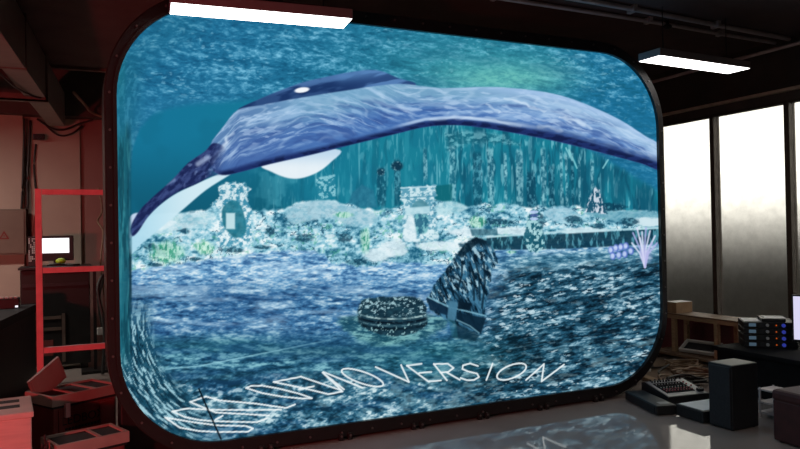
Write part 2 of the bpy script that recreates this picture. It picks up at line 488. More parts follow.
def paint(X, Y):
    """sRGB 0..255 picture over the sheet; X, Y are picture coordinates of the film frame."""
    img = np.zeros(X.shape + (3,))
    def put(mask, col):
        img[:] = img * (1 - mask[..., None]) + (col if np.ndim(col) == 3 else K(*col)) * mask[..., None]
    def mixc(c0, c1, t):
        return K(*c0) * (1 - t[..., None]) + K(*c1) * t[..., None]
    # --- water surface seen from below
    wx = X + 12 * (fbm(X / 34, Y / 16, 3, 3) - .5); wy = Y - .09 * (X - 300) + 5 * (fbm(X / 22, Y / 12, 5, 3) - .5)
    c0 = mixc((20, 84, 122), (18, 88, 116), sst(200, 480, X)); c1 = mixc((36, 116, 156), (38, 124, 152), sst(200, 500, X))
    c1 = c1 * (1 - .7 * sst(540, 600, X)[..., None]) + K(26, 108, 154) * (.7 * sst(540, 600, X)[..., None])
    big = fbm((wx + .9 * wy) / 60, (wy - .05 * X) / 9, 11, 4)
    fine = .55 * fbm(wx / 9, wy / 3.0, 21, 4, .65) + .45 * fbm(wx / 4.2, wy / 1.7, 23, 3, .65)
    t = con(fine, 2.0) * .72 + con(big, 2.2) * .28
    fade = 1 - .55 * sst(78, 118, Y)
    img[:] = ramp3(.5 + (t - .52) * 1.15 * fade, c0, c1, (128, 198, 228))
    sp = sst(.60, .76, fbm(wx / 5.0, wy / 2.2, 47, 3)) * sst(.44, .62, fbm(X / 36, Y / 15, 48, 2))
    put(.42 * sp * fade, (160, 214, 236))
    put(.50 * sst(.54, .70, big) * sst(300, 420, X), (18, 84, 118))
    g = np.exp(-((X - 503) / 60) ** 2 - ((Y - 78) / 15) ** 2)
    put(np.clip(g * .9, 0, .85) * (.65 + .35 * sst(.35, .6, fine)), (122, 205, 192))
    put(.35 * np.exp(-((X - 470) / 90) ** 2 - ((Y - 62) / 26) ** 2), (70, 165, 170))
    # the water skin bends down the rim on the upper left
    rimd = sst(40, 0, np.hypot(np.maximum(214 - X, 0), np.maximum(112 - Y, 0)) * -1 + 96 + 0 * X)
    put(.55 * rimd * sst(230, 180, X) * sst(112, 60, Y) * .6, (26, 98, 126))
    put(.6 * sst(150, 122, X) * sst(30, 80, Y), (24, 98, 122))
    ra = np.arctan2(112 - Y, 214 - X); rc_ = np.hypot(214 - X, 112 - Y)
    put(.45 * sst(150, 124, X) * sst(.5, .68, fbm(rc_ / 2.4, ra * 9, 49, 3)), (74, 158, 190))
    # --- the deep room of water beyond: teal, with a rounded upper left edge
    top = interp(X, [(118, 400), (128, 230), (130, 175), (133, 145), (140, 126), (152, 113), (168, 106), (192, 102), (230, 99), (262, 97), (500, 100), (560, 130), (660, 190)])
    deep = sst(-2, 7, Y - top)
    dcol = mixc((22, 116, 150), (26, 126, 148), sst(150, 430, X))
    dcol = dcol * (1 - .22 * sst(130, 215, Y) * (1 - sst(250, 330, X)))[..., None]
    put(deep, dcol)
    put(.35 * deep * sst(.5, .7, fbm(X / 30, Y / 26, 51, 3)), (20, 104, 134))
    # kelp and column forest: vertical streaks
    frst = deep * sst(235, 300, X) * sst(100, 130, Y)
    s1 = fbm(X / 5.5 + 1.5 * fbm(X / 30, Y / 30, 62, 2), Y / 42, 61, 4, .6)
    dens = .45 + .55 * sst(420, 470, X)
    put(.75 * frst * dens * sst(.50, .66, s1), (18, 86, 110))
    put(.55 * frst * dens * sst(.42, .25, s1), (70, 168, 186))
    s2 = fbm(X / 2.6, Y / 12, 66, 3)
    put(.62 * frst * dens * sst(.58, .76, s2), (140, 208, 220))
    put(.55 * frst * sst(470, 560, X) * sst(150, 215, Y) * sst(.4, .6, fbm(X / 9, Y / 30, 69, 2)), (16, 74, 98))
    put(.6 * frst * sst(.55, .7, fbm(X / 14, Y / 14, 68, 3)) * sst(330, 260, X), (92, 178, 196))
    s4 = fbm(X / 1.9, Y / 26, 64, 2)
    put(.40 * frst * sst(.66, .82, s4) * sst(.4, .6, fbm(X / 22, Y / 22, 65, 2)), (150, 214, 224))
    put(.45 * frst * sst(440, 470, X) * sst(.52, .68, fbm(X / 13, Y / 44, 63, 3)), (16, 78, 104))
    # arcade lintel behind the columns
    lt = sst(3, -2, sdpoly(X, Y, [(446, 134), (470, 131), (505, 136), (522, 146), (500, 143), (478, 142), (458, 146), (448, 150)]) + 5 * (fbm(X / 5, Y / 4, 70, 3) - .5))
    put(.55 * lt, mixc((30, 96, 116), (140, 200, 210), sst(.38, .64, fbm(X / 4, Y / 2.5, 74, 3))))
    # columns: (x, top, bottom, half-width, light, )
    for i, (cx, t0, b0, hw, li) in enumerate([(452, 146, 206, 2.6, 1), (477, 152, 212, 4.2, 0), (490, 148, 208, 2.8, 1), (519, 150, 208, 3.0, 1), (531, 172, 212, 4, 0),
                                              (543, 148, 210, 2.2, 1), (551, 166, 206, 2.6, 0), (561, 150, 205, 1.3, 1), (566, 155, 208, 1.0, 1), (572, 150, 208, 1.2, 0), (579, 158, 208, 0.9, 1),
                                              (381, 168, 206, 4.0, 0), (397, 160, 206, 3.2, 0), (425, 148, 180, 1.6, 1), (505, 152, 200, 1.4, 1), (592, 160, 190, 1.4, 1)]):
        m = sst(1.0, -.6, np.abs(X - cx - .02 * (Y - t0)) - hw * (.8 + .5 * fbm(X * 0 + i, Y / 6, 71, 2))) * sst(-3, 3, Y - t0) * sst(3, -3, Y - b0)
        tx = fbm(X / 2.2, Y / 3.5, 73 + i, 3)
        c = mixc((34, 96, 120), (172, 218, 226), sst(.30, .72, tx)) if li else mixc((14, 58, 82), (104, 166, 184), sst(.42, .74, tx))
        put((.60 if li else .50) * m, c)
    put(.9 * sst(1, -2, np.hypot((X - 397) / 1.3, Y - 166) - 5), mixc((16, 52, 74), (160, 205, 215), sst(.5, .7, fbm(X / 2, Y / 2, 99, 3))))
    put(.8 * sst(1, -2, np.hypot((X - 381) / 1.1, Y - 172) - 4), mixc((16, 52, 74), (160, 205, 215), sst(.5, .7, fbm(X / 2, Y / 2, 98, 3))))
    # distant rock
    put(.8 * sst(1, -2, sdpoly(X, Y, [(346, 208), (352, 192), (362, 184), (374, 190), (378, 208)])), mixc((26, 92, 122), (60, 140, 165), fbm(X / 4, Y / 4, 77, 3)))
    put(.8 * sst(1, -1, sdpoly(X, Y, [(434, 186), (452, 184), (452, 201), (436, 202)])), (16, 100, 112))
    put(.7 * sst(1, -1, sdpoly(X, Y, [(316, 178), (335, 174), (336, 196), (317, 200)])), mixc((40, 130, 155), (170, 222, 232), sst(.45, .6, fbm(X / 2.5, Y / 2.5, 79, 3))))
    # --- sea floor
    fl = interp(X, [(118, 262), (131, 258), (200, 258), (260, 250), (330, 246), (440, 250), (500, 246), (656, 232)])
    sea = sst(-1.5, 1.5, Y - fl)
    rr_ = sst(450, 520, X + .35 * (Y - 300)) * sst(250, 262, Y + .05 * (X - 480))
    far_ = .5 * fbm(X / 13, Y / 3.0, 91, 4, .62) + .5 * fbm(X / 5, Y / 1.7, 92, 3, .62)
    mid_ = .55 * fbm(X / 17, Y / 4.0, 93, 4, .65) + .45 * fbm(X / 6.0, Y / 2.2, 94, 3, .65)
    xr = X - .35 * (Y - 300); yr = Y + .20 * (X - 500)
    nr_ = .5 * fbm((X - .3 * Y) / 15, (Y + .12 * X) / 5.5, 95, 4, .68) + .5 * fbm(X / 5.0, (Y + .12 * X) / 2.6, 96, 3, .65)
    rt_ = .50 * fbm(xr / 11, yr / 3.4, 97, 4, .70) + .50 * fbm(xr / 4.6, yr / 1.8, 98, 3, .65)
    def zone(a, b_): return sst(a, b_, Y)
    tone = con(far_, 3.0)
    colr = ramp3(tone, (52, 100, 150), (116, 170, 210), (214, 234, 244))
    z = zone(274, 300)[..., None]
    colr = colr * (1 - z) + z * ramp3(con(.6 * mid_ + .4 * far_, 3.0), (20, 52, 92), (66, 122, 168), (200, 228, 240))
    z = (sst(326, 348, Y + 6 * (fbm(X / 40, Y / 30, 99, 2) - .5)))[..., None]
    colr = colr * (1 - z) + z * ramp3(con(mid_, 3.0), (14, 50, 72), (44, 100, 130), (134, 192, 206))
    z = zone(366, 384)[..., None]
    pt = fbm(X / 34, Y / 13, 100, 3)
    colr = colr * (1 - z) + z * ramp3(con(nr_, 3.0) + .6 * (pt - .5) - .06 - .16 * sst(320, 240, X), (16, 50, 70), (48, 104, 132), (214, 236, 240))
    z = rr_[..., None]
    pr = fbm(X / 40, (Y + .2 * X) / 10, 101, 3)
    xq = X - .9 * (Y - 300); rl_ = .6 * fbm(xq / 15, yr / 2.6, 103, 4, .62) + .4 * fbm(X / 5.5, yr / 1.8, 104, 3, .6)
    dkr = ramp3(con(.6 * rl_ + .4 * rt_, 3.2) + .8 * (pr - .5) - .13, (8, 28, 42), (34, 84, 110), (176, 212, 226))
    fk_ = sst(.60, .72, fbm(xq / 8, yr / 2.6, 105, 4, .6)) * (.3 + .7 * sst(.42, .6, pr))
    dkr = dkr * (1 - .8 * fk_[..., None]) + K(214, 236, 244) * (.8 * fk_[..., None])
    ltr = ramp3(con(far_, 3.0), (34, 84, 112), (74, 130, 158), (170, 208, 222))
    zz = sst(262, 280, Y + .06 * (X - 480) + 5 * (fbm(X / 20, Y / 6, 102, 2) - .5))[..., None]
    colr = colr * (1 - z) + z * (ltr * (1 - zz) + dkr * zz)
    put(sea, colr)
    lat = np.exp(-((X - 220) / 90) ** 2 - ((Y - 346) / 9) ** 2)
    put(.45 * sea * lat, (34, 96, 116))
    put(.45 * sea * np.exp(-((X - 330) / 80) ** 2 - ((Y - 352) / 9) ** 2), (28, 70, 98))
    put(.28 * sea * sst(.48, .7, fbm(X / 55, Y / 9, 83, 3)) * sst(270, 290, Y) * (1 - rr_), (28, 74, 128))
    put(.35 * sea * sst(.52, .7, fbm(X / 45, Y / 6, 84, 3)) * (1 - rr_) * sst(335, 320, Y), (196, 222, 240))
    # green cast near centre bottom, white foam towards the lower rim
    put(.30 * sea * np.exp(-((X - 440) / 75) ** 2 - ((Y - 358) / 22) ** 2), (26, 104, 104))
    foam = sst(.52, .68, fbm(X / 12, Y / 5, 111, 4)) * sst(372, 400, Y + .16 * (X - 300))
    put(.30 * foam * sea, (190, 226, 232))
    # lower-left: floor sweeping round the corner in streaks
    ax, ay = X - 118, Y - 300
    cr = np.hypot(X - 246, Y - 318); an = np.arctan2(Y - 318, 246 - X)
    cor = sst(86, 104, cr) * sst(215, 168, X) * sst(285, 330, Y) * sst(455, 380, Y + .75 * (X - 118) * 0)
    cor = sst(88, 106, cr) * sst(285, 335, Y) * sst(222, 175, X)
    put(.82 * cor, (26, 76, 98))
    st = fbm(an * 11 + .05 * cr, cr / 1.9, 121, 4, .62)
    put(.85 * cor * sst(.53, .64, st), (176, 220, 232))
    put(.7 * cor * sst(.44, .32, st), (10, 34, 50))
    # fold line
    put(.75 * sst(1.2, .2, dline(X, Y, [(166, 369), (200, 366), (240, 358), (300, 346), (330, 340)])) * (1 - .6 * sst(230, 330, X)), (150, 205, 220))
    # --- ruins and pale rocks between floor and forest
    rt = interp(X, [(118, 232), (135, 226), (150, 216), (176, 214), (200, 211), (215, 205), (250, 210), (285, 208), (300, 202), (330, 200), (352, 206), (372, 210), (392, 207), (440, 201), (470, 206),
                    (500, 203), (530, 207), (575, 206), (600, 211), (630, 210), (660, 212)]) + 6 * (fbm(X / 9, Y * 0, 131, 3) - .5)
    rb = interp(X, [(118, 270), (145, 269), (190, 262), (235, 256), (255, 252), (300, 250), (325, 254), (332, 264), (372, 267), (384, 262), (440, 264), (470, 262), (500, 246), (660, 234)]) + 5 * (fbm(X / 7, Y * 0, 133, 3) - .5)
    ru = sst(-1.5, 1.5, Y - rt) * sst(1.5, -1.5, Y - rb)
    rn = .6 * fbm(X / 10, Y / 6, 135, 5, .66) + .4 * fbm(X / 3.4, Y / 2.8, 136, 3, .6)
    rp = fbm(X / 28, Y / 11, 137, 3)
    put(ru, ramp3(con(rn, 2.5) + 1.0 * (rp - .5) + .04, (30, 96, 126), (146, 202, 220), (236, 248, 251)))
    rd_ = 1 - np.abs(2 * fbm(X / 9, Y / 6, 138, 4, .6) - 1)
    put(.75 * ru * sst(.90, .98, rd_) * sst(.4, .55, fbm(X / 18, Y / 10, 140, 2)), (18, 70, 98))
    put(.5 * ru * sst(.60, .70, fbm(X / 3, Y / 3, 141, 3)) * sst(.5, .6, fbm(X / 20, Y / 9, 142, 2)), (88, 176, 150))
    # smooth pale mounds
    for pl, c in (([(286, 212), (298, 204), (322, 200), (345, 205), (372, 212), (376, 222), (352, 226), (330, 218), (305, 222), (292, 224)], (172, 208, 222)),
                  ([(152, 216), (178, 213), (206, 212), (214, 214), (206, 226), (180, 230), (150, 234)], (206, 232, 240)),
                  ([(585, 213), (625, 211), (657, 213), (657, 230), (640, 226), (610, 220)], (120, 176, 194)),
                  ([(436, 205), (452, 201), (468, 208), (452, 214), (438, 214)], (190, 226, 234)),
                  ([(545, 210), (565, 207), (580, 216), (560, 222), (548, 218)], (170, 210, 226))):
        d = sdpoly(X, Y, smoothpoly(pl))
        put(.85 * sst(1.5, -1.5, d), mixc((c[0] * .78, c[1] * .90, c[2] * .93), c, sst(.30, .62, fbm(X / 5, Y / 3, 143, 4, .65))))
    # white sandy patches
    for cx, cy, rx, ry in ((440, 246, 26, 5), (470, 232, 22, 4), (515, 231, 30, 4), (585, 231, 26, 4), (648, 222, 18, 5), (378, 255, 16, 7), (395, 248, 14, 10), (330, 236, 6, 2.4), (160, 224, 16, 6), (420, 235, 10, 8)):
        put(.8 * sst(1.15, .7, np.hypot((X - cx) / rx, (Y - cy) / ry) + .5 * (fbm(X / 5, Y / 3, 145, 3) - .5)), (226, 242, 248))
    # dark creatures of rock
    for cx, cy, rx, ry in ((345, 238, 7, 4), (305, 238, 9, 4), (232, 250, 11, 2.4), (358, 262, 11, 3), (480, 246, 20, 5), (500, 222, 14, 3), (185, 231, 4.5, 3), (150, 247, 6, 3.6), (155, 265, 7, 2), (195, 259, 7, 2), (262, 247, 9, 2), (270, 231, 5, 4), (610, 207, 14, 4), (630, 222, 9, 4), (598, 226, 7, 3), (574, 220, 9, 4), (540, 222, 5, 8)):
        put(.75 * sst(1.25, .75, np.hypot((X - cx) / rx, (Y - cy) / ry) + .7 * (fbm(X / 4, Y / 3, 147, 3) - .5)), mixc((12, 56, 80), (70, 130, 150), sst(.5, .7, fbm(X / 2.2, Y / 2.2, 148, 2))))
    # green weed
    for cx, cy, rx, ry in ((168, 252, 18, 12), (205, 248, 10, 7), (365, 240, 5, 12), (343, 215, 9, 3), (478, 222, 9, 6), (500, 240, 5, 5), (512, 252, 5, 1.6)):
        w = sst(1.3, .6, np.hypot((X - cx) / rx, (Y - cy) / ry) + .6 * (fbm(X / 3, Y / 7, 149, 3) - .5))
        put(.7 * w, mixc((196, 240, 214), (60, 160, 120), sst(.45, .62, fbm(X / 2.0, Y / 4.5, 151, 3))))
    # gateway on the left
    def arch(pl_out, pl_in, seed, lo, hi, back):
        d = sdpoly(X, Y, pl_out) + 5 * (fbm(X / 3.5, Y / 3.5, seed, 3) - .5)
        a = sst(1.2, -1.2, d)
        put(.92 * a, mixc(lo, hi, sst(.36, .62, fbm(X / 3.4, Y / 3.0, seed + 1, 4, .65))))
        d2 = sdpoly(X, Y, smoothpoly(pl_in, 4))
        put(.9 * sst(1, -1, d2), mixc(tuple(v * .75 for v in back), back, fbm(X / 6, Y / 5, seed + 2, 3)))
    arch([(219, 186), (226, 182), (244, 183), (250, 190), (246, 197), (250, 206), (253, 240), (244, 246), (216, 246), (220, 210), (212, 204), (220, 196)],
         [(223, 224), (222, 210), (227, 203), (234, 200), (240, 204), (244, 214), (246, 232), (236, 238), (228, 232)], 161, (70, 148, 176), (232, 246, 250), (40, 132, 156))
    put(.9 * sst(1, -1, sdpoly(X, Y, [(226, 213), (235, 213), (235, 229), (226, 229)])), (206, 234, 240))
    # gateway in the middle
    arch([(401, 187), (435, 185), (436, 194), (432, 200), (437, 226), (438, 240), (402, 242), (404, 205), (400, 196)],
         [(413, 208), (413, 204), (420, 199.5), (427, 203), (429, 208), (421, 208)], 171, (96, 160, 184), (218, 240, 246), (90, 160, 180))
    put(.85 * sst(1, -1, sdpoly(X, Y, [(405, 208), (430, 206), (430, 213), (405, 215)])), (188, 224, 234))
    put(.85 * sst(1.2, -1.2, sdpoly(X, Y, smoothpoly([(416, 232), (415, 216), (422, 214), (428, 216), (427, 232)]))), mixc((30, 96, 124), (110, 182, 190), sst(.4, .65, fbm(X / 3, Y / 4, 175, 3))))
    put(.8 * sst(1.2, -1.2, sdpoly(X, Y, smoothpoly([(404, 240), (406, 222), (411, 214), (415, 224), (416, 240)]))), (226, 242, 248))
    put(.7 * sst(1.1, .4, dline(X, Y, [(401, 188), (435, 186.5)])), (206, 232, 240)); put(.6 * sst(1.2, .4, dline(X, Y, [(402, 198), (434, 196)])), (70, 138, 166))
    # spire rock right of centre
    d = sdpoly(X, Y, [(585, 212), (590, 196), (595, 186), (599, 190), (604, 206), (608, 214)]) + 3 * (fbm(X / 3, Y / 3, 181, 3) - .5)
    put(.9 * sst(1, -1, d), mixc((30, 84, 110), (220, 226, 238), sst(.42, .6, fbm(X / 2.5, Y / 5, 183, 3))))
    # stone terrace with its dark face on the right
    ter = sst(-1, 1, Y - interp(X, [(470, 238), (520, 236), (560, 234), (656, 229)])) * sst(1, -1, Y - interp(X, [(470, 248), (500, 250), (560, 249), (640, 245), (656, 244)])) * sst(466, 474, X)
    put(.9 * ter, mixc((12, 52, 72), (72, 140, 158), sst(.48, .72, fbm(X / 3.0, Y / 9, 185, 4))))
    put(.7 * sst(1.6, .4, np.abs(Y - interp(X, [(440, 242), (500, 236), (560, 232), (656, 228)]))) * sst(470, 490, X), (196, 228, 236))
    put(.85 * sst(1, -1, sdpoly(X, Y, [(470, 229), (497, 229), (498, 235), (472, 236)])), mixc((16, 58, 78), (90, 150, 168), fbm(X / 3, Y / 4, 187, 3)))
    # statue on the terrace
    d = sdpoly(X, Y, smoothpoly([(527, 222), (530, 212), (536, 211), (540, 215), (538, 222), (543, 230), (543, 250), (530, 251), (524, 240)])) + 3 * (fbm(X / 3, Y / 3, 189, 3) - .5)
    put(.9 * sst(1, -1, d), mixc((28, 92, 112), (168, 214, 220), sst(.45, .62, fbm(X / 2.5, Y / 3, 191, 3))))
    for k in range(3):
        put(.9 * sst(1.3, .8, np.hypot((X - 534) / 4.2, (Y - 212 - 3.4 * k) / 1.5)), (186, 206, 244) if k != 1 else (70, 90, 150))
    # lilac corals at the right
    for k, (cx, cy) in enumerate(((611, 250), (616, 248), (621, 247), (626, 246), (613, 256), (619, 255), (625, 254), (631, 251))):
        q = np.hypot((X - cx) / 3.0, (Y - cy) / 4.0)
        put(.9 * sst(1.2, .7, q), mixc((200, 214, 250), (88, 112, 200), sst(.3, .95, q + .25 * (X - cx) / 3)))
    for k, (ex, ey) in enumerate(((633, 233), (637, 228), (642, 232), (646, 228), (650, 231), (655, 236), (657, 243), (632, 243), (640, 238), (652, 243))):
        dd = .35 + dline(X, Y, [(645, 267), (644 + (ex - 644) * .35, 262 + (ey - 262) * .45), (ex, ey)])
        put(.85 * sst(1.9, .5, dd), (222, 226, 250) if k % 3 else (176, 178, 230))
    put(.4 * sst(1.2, .5, np.hypot((X - 646) / 7, (Y - 256) / 9)), (190, 190, 236))
    # --- fallen column drum
    d = sdpoly(X, Y, smoothpoly([(338, 322), (352, 316), (420, 314), (448, 320), (440, 332), (412, 341), (382, 344), (356, 338)]))
    put(.75 * sst(3, -3, d + 6 * (fbm(X / 9, Y / 5, 200, 3) - .5)), mixc((22, 72, 88), (128, 186, 184), sst(.38, .68, fbm(X / 8, Y / 2.2, 201, 4, .62))))
    d = sdpoly(X, Y, smoothpoly([(359, 306), (366, 299), (390, 297), (412, 297), (424, 303), (427, 318), (424, 327), (405, 335), (380, 334), (362, 326), (358, 316)]))
    drum = sst(1.5, -1, d + 2.5 * (fbm(X / 3, Y / 3, 203, 3) - .5))
    put(drum, mixc((14, 34, 48), (36, 76, 92), fbm(X / 5, Y / 3, 205, 3)))
    put(.85 * drum * sst(.54, .70, fbm(X / 3.6, Y / 2.2, 207, 4, .65)) * sst(322, 312, Y), (176, 214, 222))
    for off, w, c, a in ((0, 1.2, (196, 226, 226), .75), (4, 1.7, (8, 20, 32), .9), (7, 1.0, (110, 150, 160), .6), (10, 1.6, (8, 22, 32), .8)):
        cy = 311 + off + 8.0 * np.sqrt(np.clip(1 - ((X - 393) / 36) ** 2, 0, 1))
        put(a * drum * sst(w, w * .3, np.abs(Y - cy)) * (.4 + .6 * sst(.4, .6, fbm(X / 5, Y / 5, 209 + off, 2))), c)
    put(.8 * drum * sst(.64, .72, fbm(X / 2.2, Y / 2, 211, 2)) * sst(320, 326, Y), (150, 196, 200))
    # --- tilted carved capital
    d = sdpoly(X, Y, [(427, 299), (434, 286), (446, 270), (457, 254), (466, 243), (476, 238), (486, 241), (494, 250), (498, 262), (492, 270), (490, 282), (487, 300), (484, 318), (480, 334), (470, 331), (458, 326), (444, 318), (430, 310)]) + 2.5 * (fbm(X / 3.5, Y / 3.5, 221, 3) - .5)
    cap = sst(1.2, -1, d)
    along = (X - 470) * .42 + (Y - 280) * .91; across = (X - 470) * .91 - (Y - 280) * .42
    tx = fbm(across / 3.0, along / 9, 223, 4, .62)
    put(cap, mixc((12, 44, 66), (64, 120, 152), sst(.33, .70, tx)))
    put(.75 * cap * sst(.55, .66, fbm(across / 2.2, along / 6, 224, 4, .62)) * sst(28, 6, along), (186, 222, 234))
    put(.8 * cap * sst(.44, .34, tx), (8, 26, 40))
    put(.9 * cap * sst(248, 240, Y - .1 * (X - 470)), (10, 30, 44))
    put(.8 * cap * sst(1, -1, sdpoly(X, Y, [(455, 254), (464, 244), (480, 241), (470, 250), (462, 258)])), (12, 34, 48))
    put(.92 * sst(1, -1, sdpoly(X, Y, [(427, 297), (449, 308), (449, 316), (430, 310)])), (14, 38, 60))
    put(.92 * sst(1, -1, sdpoly(X, Y, [(456, 312), (486, 318), (481, 334), (457, 321)])), (12, 36, 54))
    put(.8 * sst(1.2, .3, dline(X, Y, [(428, 297), (449, 307), (470, 312), (486, 316)])), (130, 184, 204))
    put(.7 * sst(1, .3, dline(X, Y, [(457, 320), (470, 326), (479, 333)])), (126, 178, 196))
    put(.9 * sst(1, -1, sdpoly(X, Y, [(449, 300), (458, 303), (455, 321), (447, 320)])), (72, 124, 152))
    put(.9 * sst(1, -1, sdpoly(X, Y, [(458, 300), (471, 304), (471, 310), (458, 309)])), (10, 28, 42))
    for x0, y0, x1, y1 in ((447, 288, 460, 300), (452, 276, 468, 292), (462, 262, 458, 290), (474, 256, 480, 300), (484, 262, 482, 308), (470, 262, 474, 300)):
        put(.7 * sst(1.6, .4, dline(X, Y, [(x0, y0), ((x0 + x1) / 2 + 2, (y0 + y1) / 2 - 2), (x1, y1)])), (8, 28, 42))
    put(.7 * sst(1, -2, sdpoly(X, Y, [(456, 322), (480, 335), (476, 342), (452, 338)])), (10, 36, 50))
    put(.55 * sst(1, -1, sdpoly(X, Y, [(448, 318), (456, 322), (458, 338), (452, 337)])), (36, 96, 112))
    # --- whale
    belly = sst(1, -1, sdpoly(X, Y, smoothpoly([(131, 254), (131, 238), (150, 214), (172, 196), (196, 184), (222, 173), (232, 173), (206, 190), (180, 212), (156, 232), (138, 247)])))
    put(.97 * belly, mixc((176, 220, 238), (214, 238, 247), sst(130, 200, X)))
    put(sst(1, -1, sdpoly(X, Y, smoothpoly([(128, 234), (129, 220), (133, 214), (140, 214), (136, 226), (131, 238)]))), (196, 214, 238))
    put(.97 * sst(1, -1, sdpoly(X, Y, smoothpoly([(262, 164), (272, 172), (288, 178), (302, 178), (318, 172), (331, 162), (340, 150), (300, 150)]))), mixc((196, 220, 240), (236, 244, 250), sst(150, 170, Y)))
    hump = sst(1, -1, sdpoly(X, Y, smoothpoly([(238, 110), (262, 98), (284, 89), (304, 82), (330, 76), (352, 72), (370, 70), (384, 72), (398, 78), (416, 84), (400, 92), (340, 100), (262, 112)])))
    put(hump, mixc((34, 62, 112), (84, 126, 180), sst(.4, .62, fbm(X / 24, (Y + .25 * X) / 6, 231, 3)) * .8 + .2 * sst(340, 380, X)))
    put(.75 * hump * sst(100, 88, Y + .25 * (X - 300)) * sst(330, 345, X), (86, 132, 186))
    put(.55 * hump * sst(84, 92, Y + .18 * (X - 300)) * sst(380, 330, X), (22, 46, 92))
    put(sst(1.2, .75, np.hypot((X - 302) / 7.5, (Y - 90 + .12 * (X - 302)) / 2.6)), (244, 248, 252))
    body_pts = [(210, 146), (224, 126), (238, 110), (262, 105), (300, 98), (350, 90), (398, 84), (440, 88), (490, 87), (530, 90), (562, 96), (590, 106), (620, 120), (645, 136), (660, 146), (663, 170),
                (640, 163), (610, 155), (580, 147), (550, 140), (520, 134), (485, 128), (455, 125), (425, 127), (395, 134), (350, 145), (310, 155), (270, 164), (240, 172), (222, 175), (212, 168)]
    bd = sdpoly(X, Y, smoothpoly(body_pts, 4))
    body = sst(.9, -.9, bd)
    low = interp(X, [(210, 172), (222, 175), (240, 172), (270, 164), (310, 155), (350, 145), (395, 134), (425, 127), (455, 125), (485, 128), (520, 134), (550, 140), (580, 147), (610, 155), (640, 163), (663, 170)])
    upp = interp(X, [(210, 146), (238, 110), (262, 105), (300, 98), (350, 90), (398, 84), (440, 88), (490, 87), (530, 90), (562, 96), (590, 106), (620, 120), (645, 136), (663, 147)])
    h = np.clip((low - Y) / np.maximum(low - upp, 1), 0, 1)
    bc = mixc((72, 114, 178), (116, 164, 198), sst(.35, .85, h))
    bc = bc * (1 - .75 * sst(440, 560, X)[..., None]) + mixc((94, 136, 198), (160, 192, 228), sst(.2, .8, h)) * (.75 * sst(440, 560, X)[..., None])
    bc = bc * (1 - .5 * sst(330, 240, X)[..., None]) + K(70, 100, 160) * (.5 * sst(330, 240, X)[..., None])
    put(body, bc)
    sl = interp(X, [(210, -.75), (280, -.42), (400, -.16), (470, 0), (560, .30), (660, .62)])
    uu = X + 0 * Y; vv = Y - interp(X, [(210, 150), (240, 122), (300, 112), (400, 104), (470, 104), (520, 107), (560, 114), (600, 126), (660, 152)])
    wv = vv + 5 * (fbm(X / 20, Y / 10, 241, 3) - .5) + .12 * uu * sst(420, 300, X)
    q1 = fbm((uu + 1.2 * vv) / 26, wv / 4.6, 243, 4, .58)
    q3 = fbm((uu - 1.5 * vv) / 12, wv / 3.0, 244, 3, .58)
    put(.55 * body * sst(.50, .74, q1) * sst(.08, .3, h), (172, 206, 238))
    put(.50 * body * sst(.50, .28, q1) * sst(.95, .6, h), (50, 78, 142))
    put(.50 * body * sst(.52, .72, q3) * sst(.15, .4, h), (196, 220, 246))
    q2 = 1 - np.abs(2 * fbm((uu + vv) / 30, wv / 8, 247, 2) - 1)
    put(.28 * body * sst(.80, .99, q2) * sst(.12, .3, h), (206, 228, 248))
    put(.45 * body * sst(.80, 1, h) * sst(430, 520, X), (170, 200, 240))
    put(.35 * body * sst(.70, .95, h) * sst(430, 330, X) * sst(270, 310, X), (120, 170, 205))
    # speckle where the fin meets the body, then the dark lower lip with its bright line
    for x0, y0, x1, y1, w in ((206, 168, 228, 140, 2.6), (222, 146, 234, 134, 2.0), (430, 121, 470, 119, 1.5), (470, 119, 520, 127, 1.2), (505, 100, 545, 112, 1.6), (560, 118, 590, 128, 1.5), (485, 103, 500, 113, 1.4), (540, 126, 560, 130, 2.0)):
        put(.50 * body * sst(w * 1.5, 0, dline(X + 6 * (fbm(X / 9, Y / 6, 255, 2) - .5), Y + 6 * (fbm(X / 9, Y / 6, 256, 2) - .5), [(x0, y0), ((x0 + x1) / 2, (y0 + y1) / 2 - 1.5), (x1, y1)])), (222, 238, 252))
    lipw = interp(X, [(205, 3), (240, 6), (300, 6), (380, 5.5), (440, 6.5), (500, 7), (560, 9), (663, 7)])
    put(.96 * body * np.maximum(sst(lipw + 2.0, lipw - 3.5, low - Y), .45 * sst(lipw + 7, lipw - 1, low - Y) * sst(440, 520, X)), mixc((18, 28, 70), (28, 44, 98), sst(.4, .6, fbm(X / 9, Y / 3, 249, 3))))
    put(.7 * body * sst(2.6, .4, np.abs(low - Y - lipw - 1.5)) * sst(385, 415, X) * sst(560, 500, X), (206, 226, 248))
    arm = sst(.9, -.9, sdpoly(X, Y, smoothpoly([(132, 236), (131, 226), (140, 210), (154, 196), (172, 180), (188, 163), (204, 152), (214, 143), (226, 150), (226, 174), (212, 176), (196, 184), (178, 192), (162, 203), (148, 217), (138, 232)])))
    an_ = fbm((X - Y) / 9, (X + Y) / 4, 251, 4)
    arm = arm * sst(228, 208, X + .25 * (Y - 160))
    put(arm, mixc((28, 38, 84), (58, 74, 126), sst(.3, .7, an_)))
    put(.45 * arm * sst(.60, .76, fbm(X / 5, Y / 5, 253, 3)) * sst(160, 200, X), (150, 176, 220))
    put(.55 * arm * sst(3.5, 0, dline(X, Y, [(150, 210), (180, 190), (214, 176)])), (20, 28, 74))
    put(.6 * sst(4.5, .5, dline(X, Y, [(198, 164), (207, 158)])) * arm, (196, 214, 242))
    put(.5 * sst(3.0, .5, dline(X, Y, [(166, 184), (174, 180)])) * arm, (150, 180, 220))
